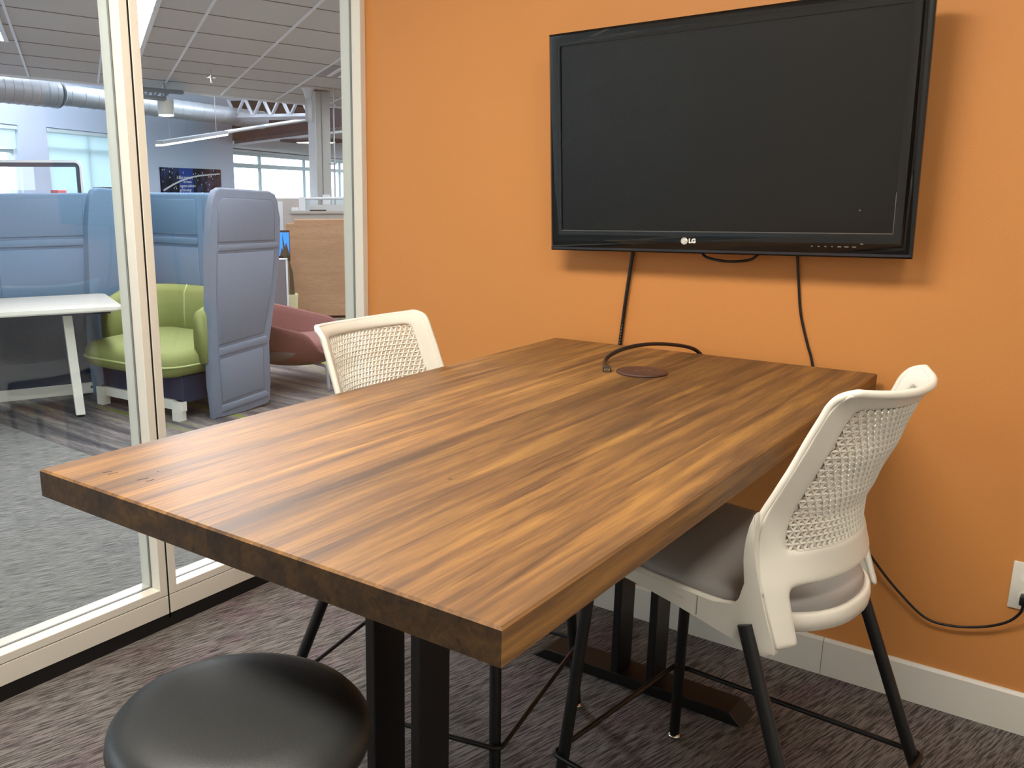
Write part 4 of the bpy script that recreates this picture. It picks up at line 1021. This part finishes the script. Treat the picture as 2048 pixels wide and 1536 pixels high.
o = obj('shell', bm, M_maroon, lo, smooth=True); solidify(o, .012, 0); subsurf(o, 1)
bm = new()
for k, (z, ins) in enumerate(((.185, .10), (.20, .02), (.26, .0), (.30, .01), (.325, .05), (.335, .12))):
    ring = [bm.verts.new((x, y, z+x*.08)) for x, y in rrect(-.36+ins, .40-ins, -.34+ins, .34-ins, .2-ins*.5, 6)]
    if k == 0: bm.faces.new(ring[::-1])
    else:
        n = len(ring)
        for q in range(n): bm.faces.new((prev[q], prev[(q+1) % n], ring[(q+1) % n], ring[q]))
    prev = ring
bm.faces.new(prev); obj('seat', bm, M_maroon, lo, smooth=True)
bm = new(); lathe(bm, [(0, .165), (.24, .165), (.34, .21), (.40, .28), (.38, .29), (0, .20)], 28); bm.transform(Matrix.Diagonal((1.02, .99, 1, 1))); obj('under_shell', bm, M_maroongrey, lo, smooth=True)
for sx in (-1, 1):
    for sy in (-1, 1): obj('leg', tb(spline([(sx*.20, sy*.20, .18), (sx*.29, sy*.27, .175), (sx*.31, sy*.29, .14), (sx*.325, sy*.305, .0)], 4), .011, 8), M_truss, lo, smooth=True)

# --- glazed frame and dark monitor above the partition, left
fp = at(76, 385, 9.2); vd = Vector((fp.x-CAM.x, fp.y-CAM.y, 0)).normalized(); rv = Vector((vd.y, -vd.x, 0)); ang2 = math.atan2(rv.y, rv.x)
gf = thing('glazed_screen', 'dark framed see-through screen with white rounded rim above the blue partition', 'screen', (fp.x, fp.y, 0), ang2-R(8))
def zof(py, r=9.2): return at(76, py, r).z
Zt = zof(320); k_ = 9.2/F*1.04
def ringpanel(bm, outer, inner, y0, y1):
    n = len(outer); A = [bm.verts.new((x, y0, z)) for x, z in outer]; B = [bm.verts.new((x, y0, z)) for x, z in inner]
    A2 = [bm.verts.new((x, y1, z)) for x, z in outer]; B2 = [bm.verts.new((x, y1, z)) for x, z in inner]
    for i in range(n):
        j = (i+1) % n
        bm.faces.new((A[i], A[j], B[j], B[i])); bm.faces.new((A2[j], A2[i], B2[i], B2[j])); bm.faces.new((A[j], A[i], A2[i], A2[j])); bm.faces.new((B[i], B[j], B2[j], B2[i]))
xl, xr = -1.0, 76*k_
bm = new(); ringpanel(bm, rrect(xl, xr, .75, Zt+.0, .06), rrect(xl+.022, xr-.022, .772, Zt-.022, .045), -.005, .05); obj('outer_rim', bm, M_column, gf)
bm = new(); ringpanel(bm, rrect(xl+.022, xr-.022, .772, Zt-.022, .045), rrect(xl+.06, xr-.055, .83, Zt-.06, .01), 0, .045); obj('inner_frame', bm, mat('frame_dark', (52, 60, 76), .5), gf)
obj('frame_divider', bx(-76*k_-.2, -66*k_, 0, .045, .83, Zt-.06), M_navy, gf)
obj('glass_pane', bx(xl+.06, xr-.055, .02, .026, .83, Zt-.06), M_farglass, gf)
obj('screen_foot', bx(-.5, -.4, -.2, .25, 0, .03), M_column, gf); obj('screen_upright', bx(-.47, -.43, 0, .045, .03, .76), M_column, gf)
obj('screen_foot', bx(.22, .32, -.2, .25, 0, .03), M_column, gf); obj('screen_upright', bx(.25, .29, 0, .045, .03, .76), M_column, gf)
mp2_ = at(207, 380, 9.0)
dm = thing('dark_monitor', 'black monitor top edge showing above the blue partition near the post', 'monitor', (mp2_.x, mp2_.y, 0), ang2)
obj('monitor_panel', bx(-.085, .30, 0, .03, 1.02, at(207, 374, 9.0).z, .004, 1), M_tvback, dm); obj('monitor_stand', bx(.08, .14, .03, .06, .0, 1.1), M_tvback, dm); obj('monitor_foot', bx(-.02, .24, -.05, .14, 0, .02), M_tvback, dm)
rb = at(117, 384, 9.8)
rx_ = tag(obj('red_carton', bx(-.06, .06, -.05, .05, 0, .07, .004, 1), mat('carton_red', (170, 90, 92), .6)), 'small reddish carton seen through the framed screen', 'box'); rx_.location = (rb.x, rb.y, 1.30)
sh = thing('storage_cabinet', 'low pale cabinet under the reddish carton', 'cabinet', (rb.x, rb.y, 0), ang2)
obj('cabinet_body', bx(-.4, .4, -.2, .2, 0, 1.275), M_wallwhite, sh); obj('cabinet_top', bx(-.42, .42, -.22, .22, 1.275, 1.30), M_column, sh)

# --- outer shell of the office so that daylight comes in through the windows
we = struct('wall_south'); obj('drywall', bx(-60, -.07, -12.2, -12, 0, 4.3), M_wallwhite, we)
we = struct('wall_east'); obj('drywall', bx(-.07, .05, .12, 60, 0, 4.3), M_wallwhite, we)
